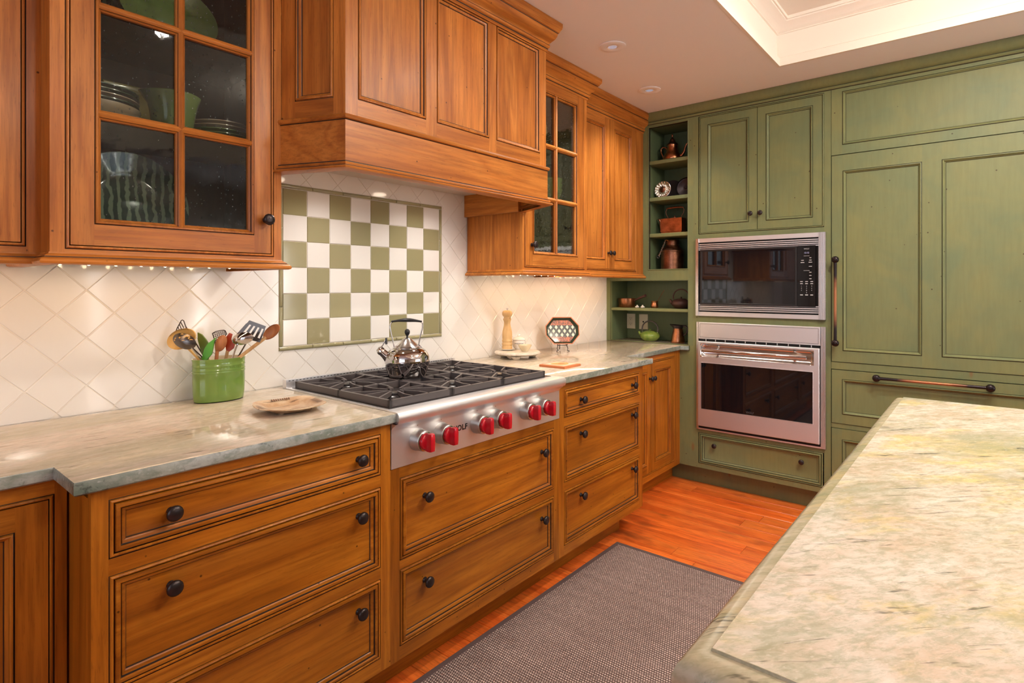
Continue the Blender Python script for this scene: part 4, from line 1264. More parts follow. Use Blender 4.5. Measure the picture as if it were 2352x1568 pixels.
# ---- square ceramic plate
def plate_mat():
    t = NT('speckled_tan_glaze')
    v = t.coord((1, 1, 1))
    c = t.mix(t.ramp(t.noise(v, 26, 5, .6), [(.4, 0.0), (.62, 1.0)]), (.50, .30, .16), (.66, .50, .33))
    c = t.mix(t.ramp(t.noise(t.coord((.4, 2.4, 1)), 34, 3), [(.62, 0.0), (.66, .8)]), c, (.10, .045, .02))
    return t.p(Base_Color=c, Roughness=.3)
M['tan_glaze'] = plate_mat()
sp_ = thing('square_plate', 'square tan ceramic plate with curved corners on the counter near the cooktop', 'plate', (.950, -.440, Z), R(-8))
def squircle(h, bulge, n=40):
    out = []
    for k in range(n):
        a = 2 * pi * k / n
        c_, s_ = cos(a), sin(a); q = (abs(c_) ** 3.2 + abs(s_) ** 3.2) ** (-1 / 3.2)
        out.append((h * q * c_, h * q * s_, q))
    return out
rows = []
for h, zz, lift in ((.048, .004, 0), (.062, .005, 0), (.070, .011, .001), (.098, .018, .007), (.101, .0185, .008), (.101, .021, .008), (.098, .0212, .007), (.071, .0145, .001), (.062, .0085, 0), (.0005, .008, 0)):
    rows.append([(a, c, zz + lift * max(0, (q - 1)) * 4) for a, c, q in squircle(h, 0)])
m = MB().grid(rows, 0, False, True)
m.build('dish', 'tan_glaze', sp_, sharp=60)
for s1 in (-1, 1):
    for s2 in (-1, 1):
        MB().lathe([(.007, 0), (.009, .006)], 12, (s1 * .042, s2 * .042, 0)).build('foot', 'tan_glaze', sp_)
for k in range(4):
    m = MB()
    for j in range(9):
        a = -.028 + j * .007
        q = [(a, .078, .0), (a + .0035, .078, .0), (a + .0055, .094, .0), (a + .002, .094, .0)]
        m.face([(x, y, .0166 + (y - .071) * .245) for x, y, _ in q])
    M.setdefault('brown_stroke', plain('brown_brush_stroke', (.13, .05, .02), .4))
    m.build('brushed_border', 'brown_stroke', sp_, (0, 0, .0012), (0, 0, k * pi / 2))

# ---- kettle
kt = thing('tea_kettle', 'polished steel whistling kettle with a black handle on the rear burner', 'kettle', (1.520, -.332, GZ + .001), ARIGHT)
kt.scale = (1.03, 1.03, 1.04)
M['mirror'] = plain('mirror_steel', (.60, .57, .57), .045, 1.0)
m = MB().lathe([(.001, 0), (.068, 0), (.072, .003), (.076, .012), (.083, .035), (.0875, .058), (.0865, .078), (.080, .093), (.070, .103), (.058, .110), (.052, .1125)], 48)
m.build('body', 'mirror', kt, sharp=60)
lid = MB().lathe([(.0535, .1115), (.0545, .1145), (.051, .1165), (.044, .121), (.030, .1335), (.018, .1455), (.0085, .1525), (.0001, .153)], 40).build('lid', 'bright_steel', kt, sharp=60)
MB().lathe([(.0035, .151), (.004, .158), (.0085, .164), (.0108, .172), (.0095, .179), (.005, .184), (.0002, .185)], 20).build('lid_knob', 'black', lid, sharp=60)
# spout to the left with whistle cap
m = MB()
sp0 = [(-.052, -.020, .060), (-.066, -.024, .072), (-.082, -.028, .088), (-.096, -.032, .101)]
m.tube(sp0, [.026, .021, .0165, .0145], 18)
m.build('spout', 'mirror', kt, sharp=60)
cap = MB().tube([(-.093, -.031, .098), (-.101, -.033, .106), (-.108, -.035, .112)], [.0165, .0165, .009], 18).tube([(-.099, -.033, .112), (-.090, -.030, .124), (-.078, -.026, .148)], [.003, .0026, .003], 8)
cap.build('whistle_cap', 'chrome', kt, sharp=60)
MB().box(-.0795, -.0735, -.034, -.018, .128, .152).build('whistle_lever', 'black', kt)
# handle
pth = [(-.051, 0, .108), (-.054, 0, .125), (-.062, 0, .160), (-.068, 0, .190), (-.066, 0, .206), (-.056, 0, .214)]
MB().tube(pth, .0026, 10).build('handle_arm', 'chrome', kt)
pth2 = [(.052, 0, .106), (.055, 0, .114), (.046, 0, .124), (.050, 0, .150), (.060, 0, .190), (.060, 0, .206), (.052, 0, .214)]
MB().tube(pth2, .0026, 10).build('handle_arm', 'chrome', kt)
hp = [(-.062 + .120 * k / 10, 0, .2135 + .006 * sin(pi * k / 10)) for k in range(11)]
MB().tube(hp, [.0055, .006, .0065, .0085, .0100, .0108, .0105, .0090, .0072, .0060, .0050], 14, flat=.72).build('handle_grip', 'black', kt, sharp=60)
for s in (-1, 1): MB().lathe([(.006, 0), (.007, .004), (.005, .010), (.0003, .011)], 14, (s * .052, 0, .102)).build('handle_lug', 'chrome', kt)

# ---- marble trivet and what stands on it
def marble():
    t = NT('pale_marble')
    n = t.noise(t.coord((1, 1, 1)), 14, 6, .65, 1.2)
    return t.p(Base_Color=t.ramp(n, [(.35, (.62, .54, .44)), (.6, (.80, .73, .63))]), Roughness=.3)
M['marble'] = marble()
TXc, TYc = 2.452, -.150
tv = thing('marble_trivet', 'round pale marble stand on three stub feet near the pepper mill', 'stand', (TXc, TYc, Z), ARIGHT)
MB().lathe([(.0001, .018), (.100, .018), (.118, .021), (.1265, .027), (.1265, .033), (.121, .0378), (.112, .0385), (.0001, .0385)], 48).build('disc', 'marble', tv, sharp=50)
for a in (-95, 25, 145):
    MB().lathe([(.0001, 0), (.016, 0), (.019, .002), (.030, .0185)], 20, (.092 * cos(R(a)), .092 * sin(R(a)), 0)).build('foot', 'marble', tv)
ZT_ = Z + .0388
M['white_cer'] = cer('white_ceramic', (.80, .76, .70), .15)
s_ = MB().lathe([(.001, 0), (.026, 0), (.030, .002), (.045, .008), (.0455, .0095), (.043, .0098), (.029, .005), (.001, .0045)], 36).build('saucer', 'white_cer', None, (2.436, -.090, ZT_), sharp=60)
tag(s_, 'small white saucer beneath the wooden pepper mill', 'saucer')
ml = thing('pepper_mill', 'tall turned wooden pepper mill on a white saucer', 'pepper mill', (2.436, -.090, ZT_ + .0052), ARIGHT)
M['mill'] = light_wood('waxed_beech', (.58, .34, .13), (.72, .47, .22))
MB().lathe([(.001, 0), (.0285, 0), (.0290, .004), (.0290, .018), (.0275, .020), (.0275, .022), (.0295, .026), (.0295, .034), (.0272, .037), (.0272, .040), (.0290, .044), (.0290, .050), (.0275, .054), (.0280, .064), (.0282, .080), (.0265, .100), (.0215, .120), (.0185, .135), (.0175, .146), (.0190, .155), (.0215, .162), (.0228, .166), (.0228, .170), (.001, .170)], 36).build('body', 'mill', ml, sharp=50)
MB().lathe([(.001, .1705), (.0195, .1705), (.0205, .174), (.0185, .177), (.0185, .180), (.0255, .186), (.0285, .196), (.0280, .206), (.0225, .213), (.013, .2165), (.001, .217)], 36).build('head', 'mill', ml, sharp=50)
MB().lathe([(.003, .216), (.003, .222), (.006, .225), (.006, .228), (.0003, .229)], 12).build('finial', 'chrome', ml)
jr = thing('lidded_jar', 'white lidded ceramic jar with dark script behind the small bowl', 'jar', (2.527, -.100, ZT_), ARIGHT)
MB().lathe([(.001, 0), (.024, 0), (.028, .004), (.036, .018), (.0385, .032), (.0375, .044), (.034, .051), (.035, .053), (.033, .054)], 36).build('body', 'white_cer', jr, sharp=60)
l_ = MB().lathe([(.0375, .0525), (.0385, .0545), (.034, .060), (.022, .067), (.010, .071), (.0001, .072)], 36).build('lid', 'white_cer', jr, sharp=60)
MB().lathe([(.005, .071), (.009, .075), (.0095, .078), (.006, .082), (.0003, .083)], 16).build('knob', 'white_cer', l_, sharp=60)
m = MB(); q = random.Random(3)
for k in range(12):
    a = R(-128 + k * 6.5); hgt = q.choice([.004, .006, .003])
    m.tube([(.0392 * cos(a), .0392 * sin(a), .0335 - hgt / 2), (.0392 * cos(a + .03), .0392 * sin(a + .03), .0335 + hgt / 2), (.0392 * cos(a + .07), .0392 * sin(a + .07), .0335 - hgt / 3)], .0007, 5)
m.build('script', 'print_black', jr)
b_ = MB().lathe([(.001, 0), (.017, 0), (.018, .003), (.028, .016), (.036, .030), (.0375, .0355), (.036, .0358), (.027, .018), (.015, .006), (.001, .0045)], 36).build('small_bowl', 'cream', None, (2.452, -.203, ZT_), sharp=60)
tag(b_, 'small cream bowl at the front of the marble stand', 'bowl')

# ---- octagonal patterned dish on a wire easel
def dish_mat():
    t = NT('painted_diamond_pattern')
    tc = t.n('ShaderNodeTexCoord'); sp = t.n('ShaderNodeSeparateXYZ'); t.set(sp.inputs[0], tc.outputs['Object'])
    x, z = sp.outputs[0], sp.outputs[2]
    d1 = t.math('PINGPONG', t.math('ADD', t.math('MULTIPLY', x, 29.0), t.math('MULTIPLY', z, 21.0)), .5)
    d2 = t.math('PINGPONG', t.math('SUBTRACT', t.math('MULTIPLY', x, 29.0), t.math('MULTIPLY', z, 21.0)), .5)
    ln = t.math('MINIMUM', d1, d2)
    net = t.mix(t.ramp(ln, [(.20, 0.0), (.24, 1.0)], 'LINEAR'), (.018, .024, .016), (.78, .70, .55))
    hatch = t.mix(t.ramp(t.noise(t.coord((1.5, 1, .5), False), 190, 2), [(.42, 0.0), (.55, 1.0)]), (.10, .025, .01), (.58, .13, .035))
    band = t.math('GREATER_THAN', t.math('ABSOLUTE', z), .036)
    return t.p(Base_Color=t.mix(band, net, hatch), Roughness=.25, Coat_Weight=.3)
M['dish_pat'] = dish_mat()
M['dish_green'] = plain('dark_green_glaze', (.035, .055, .035), .25)
M['dish_edge'] = plain('terracotta_edge', (.55, .17, .06), .35)
ds = thing('octagonal_dish', 'octagonal dish with black lattice and orange bands propped on a wire easel', 'dish', (2.895, -.140, Z + .120), ARIGHT + R(8))
A8, B8, cA = .105, .084, .047
def octo(a, b2, c): return [(-a + c, -b2), (a - c, -b2), (a, -b2 + c * 1.15), (a, b2 - c * 1.15), (a - c, b2), (-a + c, b2), (-a, b2 - c * 1.15), (-a, -b2 + c * 1.15)]
tilt = Matrix.Rotation(R(-14), 4, 'X')
oc = [(octo(A8, B8, cA), 0.0, 0), (octo(A8 - .004, B8 - .004, cA - .002), -.020, 0), (octo(A8, B8, cA), -.021, 0), (octo(A8 - .006, B8 - .006, cA - .002), -.019, 0), (octo(A8 - .016, B8 - .016, cA - .006), -.003, 0)]
m = MB()
rows = [[(p[0], y_, p[1]) for p in o8] for o8, y_ in ((octo(A8 - .02, B8 - .02, cA - .008), .004), (octo(A8, B8, cA), -.018), (octo(A8, B8, cA), -.021), (octo(A8 - .005, B8 - .005, cA - .002), -.0205), (octo(A8 - .018, B8 - .018, cA - .008), -.002))]
m.grid(rows, [1, 1, 1, 2], False, True); m.face(rows[-1], 0)
m.build('painted_dish', ['dish_pat', 'dish_edge', 'dish_green'], ds, (0, 0, 0), (R(-14), 0, 0))
es = thing('wire_easel', 'small black wire easel holding the octagonal dish', 'easel', (2.895, -.140, Z), ARIGHT + R(8))
m = MB()
for s in (-1, 1):
    m.tube([(s * .030, -.030, .046), (s * .030, -.012, .036), (s * .028, -.014, .030), (s * .034, -.020, .016), (s * .028, -.026, .004), (s * .040, -.034, .002)], .0026, 8)
    m.tube([(s * .030, -.012, .036), (s * .028, .012, .09), (s * .02, .030, .15)], .0022, 8)
m.tube([(-.028, -.012, .034), (.028, -.012, .034)], .0022, 8)
m.tube([(0, .024, .12), (0, .055, .06), (0, .060, .002)], .0026, 8).tube([(-.03, -.012, .036), (0, .02, .05), (.03, -.012, .036)], .0022, 8)
m.build('wire_frame', 'iron', es)

# ---- terracotta tile coaster
cs = thing('tile_coaster', 'flat square terracotta tile with a yellow painted motif on the right counter', 'coaster', (2.328, -.523, Z), R(2))
MB().ring(-.074, .074, -.074, .074, [(0, 0), (0, -.009), (.002, -.011), (.007, -.0112)], fill=0).xform(Matrix.Rotation(R(-90), 4, 'X')).build('tile', 'dish_edge', cs)
M['motif'] = plain('yellow_glaze', (.62, .36, .10), .3); M['motif2'] = plain('white_glaze', (.74, .62, .46), .3)
MB().box(-.060, .060, -.060, .060, .0105, .0118).build('glazed_field', 'motif2', cs)
m = MB().face([(.050 * cos(a) * (1 + .15 * cos(3 * a)), .042 * sin(a), .0121) for a in [2 * pi * k / 24 for k in range(24)]]); m.build('motif', 'motif', cs)
m = MB().face([(.024 * cos(a) + .012, .012 * sin(a), .0124) for a in [2 * pi * k / 16 for k in range(16)]]); m.build('motif', 'dish_edge', cs)
M['iron_brown'] = plain('brown_cast_iron', (.085, .035, .028), .45, .2)
# ================================================================== THINGS IN THE GREEN NICHES   (frame: x to the right = world -y, y into the niche)
def nth(name, label, cat, wx, wy, z, group=None, rz=GR_):
    return thing(name, label, cat, (wx, wy, z), rz, group)
S1, S2, S3, S0, SL = 2.1785, 1.9235, 1.6735, 1.4205, 1.1545
# copper teapot on the top shelf
t = nth('copper_teapot', 'tall-lidded copper teapot with a curved spout on the top green shelf', 'teapot', 3.80, -.450, S1)
MB().lathe([(.001, 0), (.050, 0), (.062, .006), (.066, .020), (.060, .040), (.046, .062), (.037, .085), (.036, .108), (.037, .116)], 36).build('body', 'copper', t, sharp=60)
l_ = MB().lathe([(.039, .116), (.039, .120), (.030, .128), (.022, .136), (.018, .148), (.016, .158), (.011, .162), (.006, .166), (.005, .178), (.007, .182), (.003, .192), (.0003, .198)], 28).build('lid', 'copper_dull', t, sharp=60)
MB().tube([(.048, 0, .030), (.070, 0, .036), (.088, 0, .060), (.094, 0, .088), (.104, 0, .110), (.112, 0, .112)], [.014, .011, .009, .007, .0055, .005], 12).build('spout', 'copper', t, sharp=60)
MB().tube([(-.036, 0, .086), (-.048, 0, .106), (-.070, 0, .112), (-.086, 0, .098), (-.084, 0, .076), (-.070, 0, .046), (-.062, 0, .026), (-.056, 0, .020)], .0052, 10).build('handle', 'copper', t, sharp=60)
# second shelf
t = nth('fluted_mould', 'round silver fluted baking mould standing at the front of the second shelf', 'baking mould', 3.745, -.400, S2 + .0005)
m = MB(); n = 96; rows = []
def mold_row(r, y, am): return [(r * (1 + am * sin(k * 2 * pi / n * 16)) * cos(2 * pi * k / n), y + am * .04 * cos(k * 2 * pi / n * 16), .060 + r * (1 + am * sin(k * 2 * pi / n * 16)) * sin(2 * pi * k / n)) for k in range(n)]
rows = [mold_row(.058, .000, 0), mold_row(.060, -.004, 0), mold_row(.056, -.006, 0), mold_row(.050, -.002, .05), mold_row(.038, .012, .10), mold_row(.026, .008, .06), mold_row(.022, -.001, 0), mold_row(.001, -.003, 0)]
M['tin'] = plain('tinned_metal', (.74, .70, .64), .18, 1.0)
m.grid(rows, [0, 0, 0, 0, 0, 0, 1], False, True)
m.build('fluted_dish', ['tin', 'copper_dull'], t, (0, 0, 0), (R(-8), 0, 0), sharp=70)
M['dark_disc'] = plain('dark_patina_metal', (.060, .046, .050), .38, .6)
t = nth('dark_metal_tray', 'large dark round metal tray leaning at the back of the second shelf', 'tray', 3.860, -.520, S2 + .0005)
m = MB().lathe([(.001, .010), (.008, .010), (.012, .004), (.026, .003), (.030, .006), (.060, .003), (.066, .0065), (.074, .003), (.078, 0), (.078, -.003), (.001, -.003)], 48)
m.v = [(x, -z, y + .078) for x, y, z in m.v]
m.build('disc', 'dark_disc', t, (0, 0, 0), (R(-10), 0, 0), sharp=50)
t = nth('round_dark_dish', 'plain dark round dish half hidden behind the silver fluted mould', 'dish', 3.872, -.410, S2 + .0005)
m = MB().lathe([(.001, -.008), (.060, -.006), (.070, .002), (.073, .002), (.072, -.002), (.060, -.010), (.001, -.012)], 48)
m.v = [(x, -z, y + .073) for x, y, z in m.v]
m.build('disc', 'dark_disc', t, (0, 0, 0), (R(-10), 0, 0), sharp=50)
# third shelf: rectangular copper kettle
t = nth('square_copper_kettle', 'box-shaped copper kettle with a tall wire handle on the third shelf', 'kettle', 3.795, -.458, S3)
m = MB().ring(-.078, .078, -.038, .038, [(.004, 0), (.004, -.012), (0, -.014), (0, -.106), (.002, -.108), (.004, -.108)], fill=0).xform(Matrix.Rotation(R(-90), 4, 'X'))
m.build('body', 'copper', t)
for sx_ in (-.060, .060):
    for sy_ in (-.028, .028): MB().lathe([(.001, 0), (.006, 0), (.004, .004), (.006, .0135)], 10, (sx_, sy_, 0)).build('foot', 'copper_dull', t)
MB().tube([(-.076, 0, .040), (-.088, 0, .058), (-.094, 0, .085), (-.102, 0, .106), (-.114, 0, .110)], [.016, .012, .009, .0075, .006], 12).build('spout', 'copper_dull', t, sharp=60)
MB().tube([(-.036, 0, .106), (-.040, 0, .120), (-.052, 0, .140), (-.054, 0, .162), (-.044, 0, .180)], .0024, 8).tube([(.056, 0, .106), (.058, 0, .120), (.074, 0, .140), (.080, 0, .162), (.070, 0, .180)], .0024, 8).build('handle_wire', 'copper_dull', t)
MB().tube([(-.050 + .126 * k / 8, 0, .180 + .004 * sin(pi * k / 8)) for k in range(9)], [.004, .0065, .0075, .0065, .008, .0065, .0075, .0065, .004], 12).build('handle_grip', 'copper_dull', t)
MB().lathe([(.026, .108), (.026, .112), (.010, .114), (.004, .116), (.004, .122), (.006, .126), (.0003, .129)], 16, (.012, 0, 0)).build('lid', 'copper_dull', t)
# bottom: copper milk can
t = nth('copper_milk_can', 'tall copper milk can with a chain at the bottom of the green shelves', 'milk can', 3.800, -.450, S0)
MB().lathe([(.001, 0), (.078, 0), (.080, .003), (.080, .010), (.078, .012), (.078, .128), (.080, .130), (.080, .136), (.074, .140), (.058, .158), (.047, .172), (.046, .178), (.048, .184)], 40).build('body', 'copper_dull', t, sharp=40)
MB().lathe([(.050, .181), (.050, .205), (.047, .210), (.040, .212), (.001, .213)], 32).build('lid', 'copper_dull', t, sharp=40)
cm = MB()
for k in range(9):
    z = .198 - k * .012
    c = (-.030 - k * .0035, -.052 - k * .0042, z)
    cm.tube([(c[0] + .003 * cos(a) * (1 if k % 2 else .4), c[1] + .003 * cos(a) * (.4 if k % 2 else 1), c[2] + .007 * sin(a)) for a in [2 * pi * q / 10 for q in range(11)]], .0010, 6)
cm.tube([(-.030, -.052, .205), (-.018, -.056, .210), (-.006, -.054, .204)], .002, 6)
cm.build('chain', 'tin', t)
MB().tube([(-.064 + .009 * cos(a), -.0885, .092 + .009 * sin(a)) for a in [2 * pi * q / 14 for q in range(15)]], .0018, 6).build('ring', 'dark_disc', t)

# ---- low niche, upper shelf
t = nth('copper_saucepan', 'shiny copper saucepan with a long handle at the left of the low niche shelf', 'saucepan', 3.79, -.100, SL)
MB().lathe([(.001, 0), (.058, 0), (.061, .003), (.063, .062), (.066, .064), (.066, .0655), (.062, .0655), (.059, .060), (.057, .004), (.001, .003)], 40).build('pan', 'copper', t, sharp=50)
MB().tube([(.058, 0, .048), (.085, -.008, .058), (.120, -.020, .072), (.168, -.034, .088)], [.006, .006, .009, .0105], 12).build('handle', 'iron_brown', t)
MB().tube([(.054, .0, .046), (.080, -.006, .056)], .0045, 10).build('ferrule', 'tin', t)
for k, (yy, lab) in enumerate(((-.197, 'tiny white flower ornament next to the saucepan'), (-.240, 'tiny white flower ornament next to the small copper coffee pot'))):
    t = nth('flower_ornament', lab, 'ornament', 3.765, yy, SL)
    m = MB()
    for q in range(6):
        m.lathe([(.0003, 0), (.006, .001), (.007, .006), (.004, .010), (.0003, .011)], 10, (.009 * cos(q * pi / 3), .009 * sin(q * pi / 3), 0))
    m.build('petals', 'white_cer', t, sharp=60)
    MB().lathe([(.0003, .004), (.007, .006), (.007, .014), (.004, .019), (.0003, .020)], 12).build('bud', 'white_cer', t, sharp=60)
t = nth('copper_coffee_pot', 'small copper coffee pot with a thin upright handle on the low niche shelf', 'coffee pot', 3.80, -.316, SL)
MB().lathe([(.001, 0), (.022, 0), (.025, .004), (.026, .016), (.022, .032), (.0215, .040), (.026, .049), (.024, .049), (.020, .040), (.001, .036)], 28).build('body', 'copper', t, sharp=60)
MB().tube([(.022, -.004, .044), (.050, -.010, .085), (.082, -.016, .128)], .0018, 8).build('handle', 'copper_dull', t)
def iron_pot(name, label, wx, wy, z, s, mat, hmat, spout=-1):
    t = nth(name, label, 'teapot', wx, wy, z)
    MB().lathe([(.001, 0), (.040 * s, 0), (.046 * s, .004 * s), (.066 * s, .022 * s), (.072 * s, .036 * s), (.067 * s, .052 * s), (.050 * s, .064 * s), (.036 * s, .068 * s)], 36).build('body', mat, t, sharp=60)
    l = MB().lathe([(.037 * s, .0675 * s), (.037 * s, .070 * s), (.020 * s, .0735 * s), (.006 * s, .074 * s), (.005 * s, .079 * s), (.008 * s, .084 * s), (.0003, .087 * s)], 24).build('lid', mat, t, sharp=60)
    MB().tube([(spout * .058 * s, 0, .034 * s), (spout * .076 * s, 0, .044 * s), (spout * .088 * s, 0, .064 * s)], [.016 * s, .012 * s, .008 * s], 12).build('spout', mat, t, sharp=60)
    pts = [(.062 * s * cos(R(a)), 0, .085 * s + .058 * s * sin(R(a))) for a in range(-25, 206, 11)]
    MB().tube(pts, .0050 * s, 10).build('handle', hmat, t, sharp=60)
    for q in (-1, 1): MB().tube([(q * .056 * s, 0, .052 * s), (q * .058 * s, 0, .066 * s)], .0055 * s, 8).build('lug', mat, t)
    return t
iron_pot('iron_teapot', 'dark brown cast-iron teapot at the right end of the low niche shelf', 3.82, -.505, SL, .93, 'iron_brown', 'iron_brown')
def gp_mat():
    t = NT('mottled_green_iron')
    c = t.mix(t.ramp(t.noise(t.coord((1, 1, 1)), 30, 4), [(.35, 0.0), (.65, 1.0)]), (.13, .24, .035), (.26, .33, .06))
    return t.p(Base_Color=c, Roughness=.3, Coat_Weight=.3)
M['green_iron'] = gp_mat()
iron_pot('green_iron_teapot', 'bright green cast-iron teapot standing on the counter in the corner niche', 3.825, -.268, Z, 1.0, 'green_iron', 'iron')
t = nth('copper_pitcher', 'hammered copper pitcher with a dark rim beside the green teapot', 'pitcher', 3.825, -.480, Z)
MB().lathe([(.001, 0), (.046, 0), (.048, .003), (.047, .012), (.043, .040), (.036, .075), (.031, .100)], 36).build('body', 'copper', t, sharp=60)
rows = []
for h, (r, z) in enumerate(((.031, .099), (.034, .110), (.040, .122), (.039, .123), (.030, .108))):
    rows.append([((r * cos(a) - (.022 * (h in (2, 3)) + .010 * (h == 1)) * max(0, -cos(a)) ** 3), r * sin(a) * .95, z + .004 * (h in (2, 3)) * max(0, -cos(a))) for a in [2 * pi * k / 36 for k in range(36)]])
MB().grid(rows, 0, False, True).build('rim', 'dark_disc', t, sharp=60)
MB().tube([(.036, 0, .118), (.056, 0, .120), (.070, 0, .104), (.068, 0, .082), (.056, 0, .062), (.042, 0, .052)], [.006, .006, .0055, .005, .005, .0055], 10).build('handle', 'dark_disc', t, sharp=60)
# ---- outlets on the niche back
BX = GX + .2618
t = nth('outlet_plate', 'ivory duplex power outlet on the back of the corner niche', 'outlet', BX, -.060, 1.0445)
pl = MB().ring(-.036, .036, -.057, .057, [(0, 0), (0, -.003), (.003, -.006)], fill=0).build('plate', 'ivory', t)
for zc in (-.020, .020):
    r_ = MB().ring(-.015, .015, zc - .014, zc + .014, [(0, -.005), (.001, -.0078)], fill=0).build('receptacle', 'ivory', t)
    for xx, hh in ((-.006, .008), (.006, .007)): MB().box(xx - .001, xx + .001, -.0083, -.0075, zc - hh / 2 + .003, zc + hh / 2 + .003).build('slot', 'void', r_)
    MB().box(-.002, .002, -.0083, -.0075, zc - .010, zc - .006).build('slot', 'void', r_)
t = nth('jack_plate', 'ivory wall plate with a single round jack behind the green teapot', 'wall plate', BX, -.164, 1.043)
MB().ring(-.036, .036, -.057, .057, [(0, 0), (0, -.003), (.003, -.006)], fill=0).build('plate', 'ivory', t)
MB().box(-.005, .005, -.0075, -.0055, -.005, .005).build('jack', 'void', t)
for zc in (-.03, .03): MB().lathe([(.003, 0), (.003, .001), (.0001, .0012)], 10).xform(Matrix.Translation((0, -.006, zc)) @ Matrix.Rotation(R(90), 4, 'X')).build('screw', 'ivory', t)

# ================================================================== THINGS IN THE GLASS CABINETS
M['sage_cer'] = cer('sage_green_ceramic', (.17, .25, .07), .15)
M['mustard'] = cer('mustard_ceramic', (.34, .27, .055), .2)
M['dark_cer'] = cer('dark_green_ceramic', (.05, .085, .04), .2)
M['buff_cer'] = cer('buff_ceramic', (.46, .34, .22), .3)
def stripe_mat():
    t = NT('dark_green_stripes')
    tc = t.n('ShaderNodeTexCoord'); sp = t.n('ShaderNodeSeparateXYZ'); t.set(sp.inputs[0], tc.outputs['Object'])
    wv = t.math('ADD', t.math('MULTIPLY', sp.outputs[0], 42.0), t.math('MULTIPLY', t.noise(t.coord((1, 1, 1)), 30, 3), 1.1))
    s = t.math('PINGPONG', wv, .5)
    c = t.mix(t.ramp(s, [(.26, 0.0), (.33, 1.0)]), (.010, .045, .028), (.22, .30, .20))
    return t.p(Base_Color=c, Roughness=.12, Coat_Weight=.5)
M['stripes'] = stripe_mat()
def up_plate(name, label, cat, x, y, z, r, mat, tilt=-12, sz=1.0, rz=0.0):
    t = thing(name, label, cat, (x, y, z), rz)
    m = MB().lathe([(.001, -.004), (r * .55, -.004), (r * .62, .0), (r * .70, .008), (r * .98, .018), (r, .020), (r, .017), (r * .70, .004), (r * .60, -.008), (.001, -.010)], 48)
    m.v = [(x_, -z_, (y_ + r) * sz) for x_, y_, z_ in m.v]
    m.build('rim_and_well', mat, t, (0, 0, 0), (R(tilt), 0, 0), sharp=70)
    return t
B0 = UB + .0185; B1 = 1.754 + .0085; B2 = 2.034 + .0085
up_plate('striped_platter', 'dark green striped platter standing on the bottom shelf of the large glass cabinet', 'platter', .612, -.125, B0, .165, 'stripes', -13)
up_plate('striped_platter', 'dark green striped platter standing behind the green plate on the top glass-cabinet shelf', 'platter', .640, -.105, B2, .165, 'stripes', -11)
up_plate('green_plate', 'plain green plate leaning in front of the striped platter on the top shelf', 'plate', .690, -.215, B2, .14, 'sage_cer', -16, .82)
def plate_stack(xc, yc, z, r, mats, labels, group, h=.011):
    for k, (mt, lb) in enumerate(zip(mats, labels)):
        o = MB().lathe([(.001, .0), (r * .55, .0), (r * .62, .002), (r * .8, h * .8), (r, h * 1.25), (r, h * 1.45), (r * .8, h * .98), (r * .55, .004), (.001, .004)], 40).build('dinner_plate', mt, None, (xc, yc, z + k * h), sharp=60)
        tag(o, lb, 'plate', group)
# bowl at the bottom of the left stack, then plates
o = MB().lathe([(.001, 0), (.070, 0), (.074, .004), (.100, .030), (.112, .050), (.112, .053), (.100, .036), (.07, .010), (.001, .008)], 40).build('shallow_bowl', 'buff_cer', None, (.492, -.200, B1), sharp=60)
tag(o, 'pale shallow bowl under the plates at the left of the middle glass-cabinet shelf', 'bowl')
plate_stack(.492, -.200, B1 + .046, .108, ['dark_cer', 'buff_cer', 'dark_cer', 'dark_cer'], ['dark green plate lowest of the stack on the pale bowl', 'buff plate between dark green plates in the left glass-cabinet stack', 'dark green plate second from the top of the left stack', 'dark green plate topping the left stack in the glass cabinet'], 'plates stacked on the pale bowl', .012)
plate_stack(.834, -.215, B1, .094, ['dark_cer', 'sage_cer', 'sage_cer', 'buff_cer', 'buff_cer'], ['dark green plate lowest of the stack beside the green creamer', 'sage plate second from the bottom beside the green creamer', 'sage plate in the middle of the stack beside the creamer', 'buff plate second from the top beside the green creamer', 'buff plate topping the stack beside the green creamer'], 'plates stacked beside the creamer', .0125)
t = thing('mustard_tray', 'mustard rectangular dish standing at the back of the middle glass-cabinet shelf', 'dish', (.655, -.070, B1))
m = MB().ring(-.105, .105, 0, .185, [(0, 0), (0, -.014), (.003, -.016), (.010, -.014), (.018, -.004)], fill=0)
m.build('dish', 'mustard', t, (0, 0, 0), (R(-10), 0, 0))
t = thing('green_creamer', 'green pouring bowl with a spout on the middle glass-cabinet shelf', 'bowl', (.676, -.255, B1), ARIGHT)
rows = []
for r, z in ((.001, 0), (.040, 0), (.044, .004), (.056, .030), (.060, .060), (.066, .090), (.076, .118), (.074, .120), (.062, .090), (.054, .04), (.001, .02)):
    rows.append([(r * cos(a) - (.016 if z > .10 else 0) * max(0, -cos(a - .4)) ** 4, r * sin(a), z + (.008 if z > .10 else 0) * max(0, -cos(a - .4)) ** 4) for a in [2 * pi * k / 40 for k in range(40)]])
MB().grid(rows, 0, False, True).build('bowl', 'sage_cer', t, sharp=60)
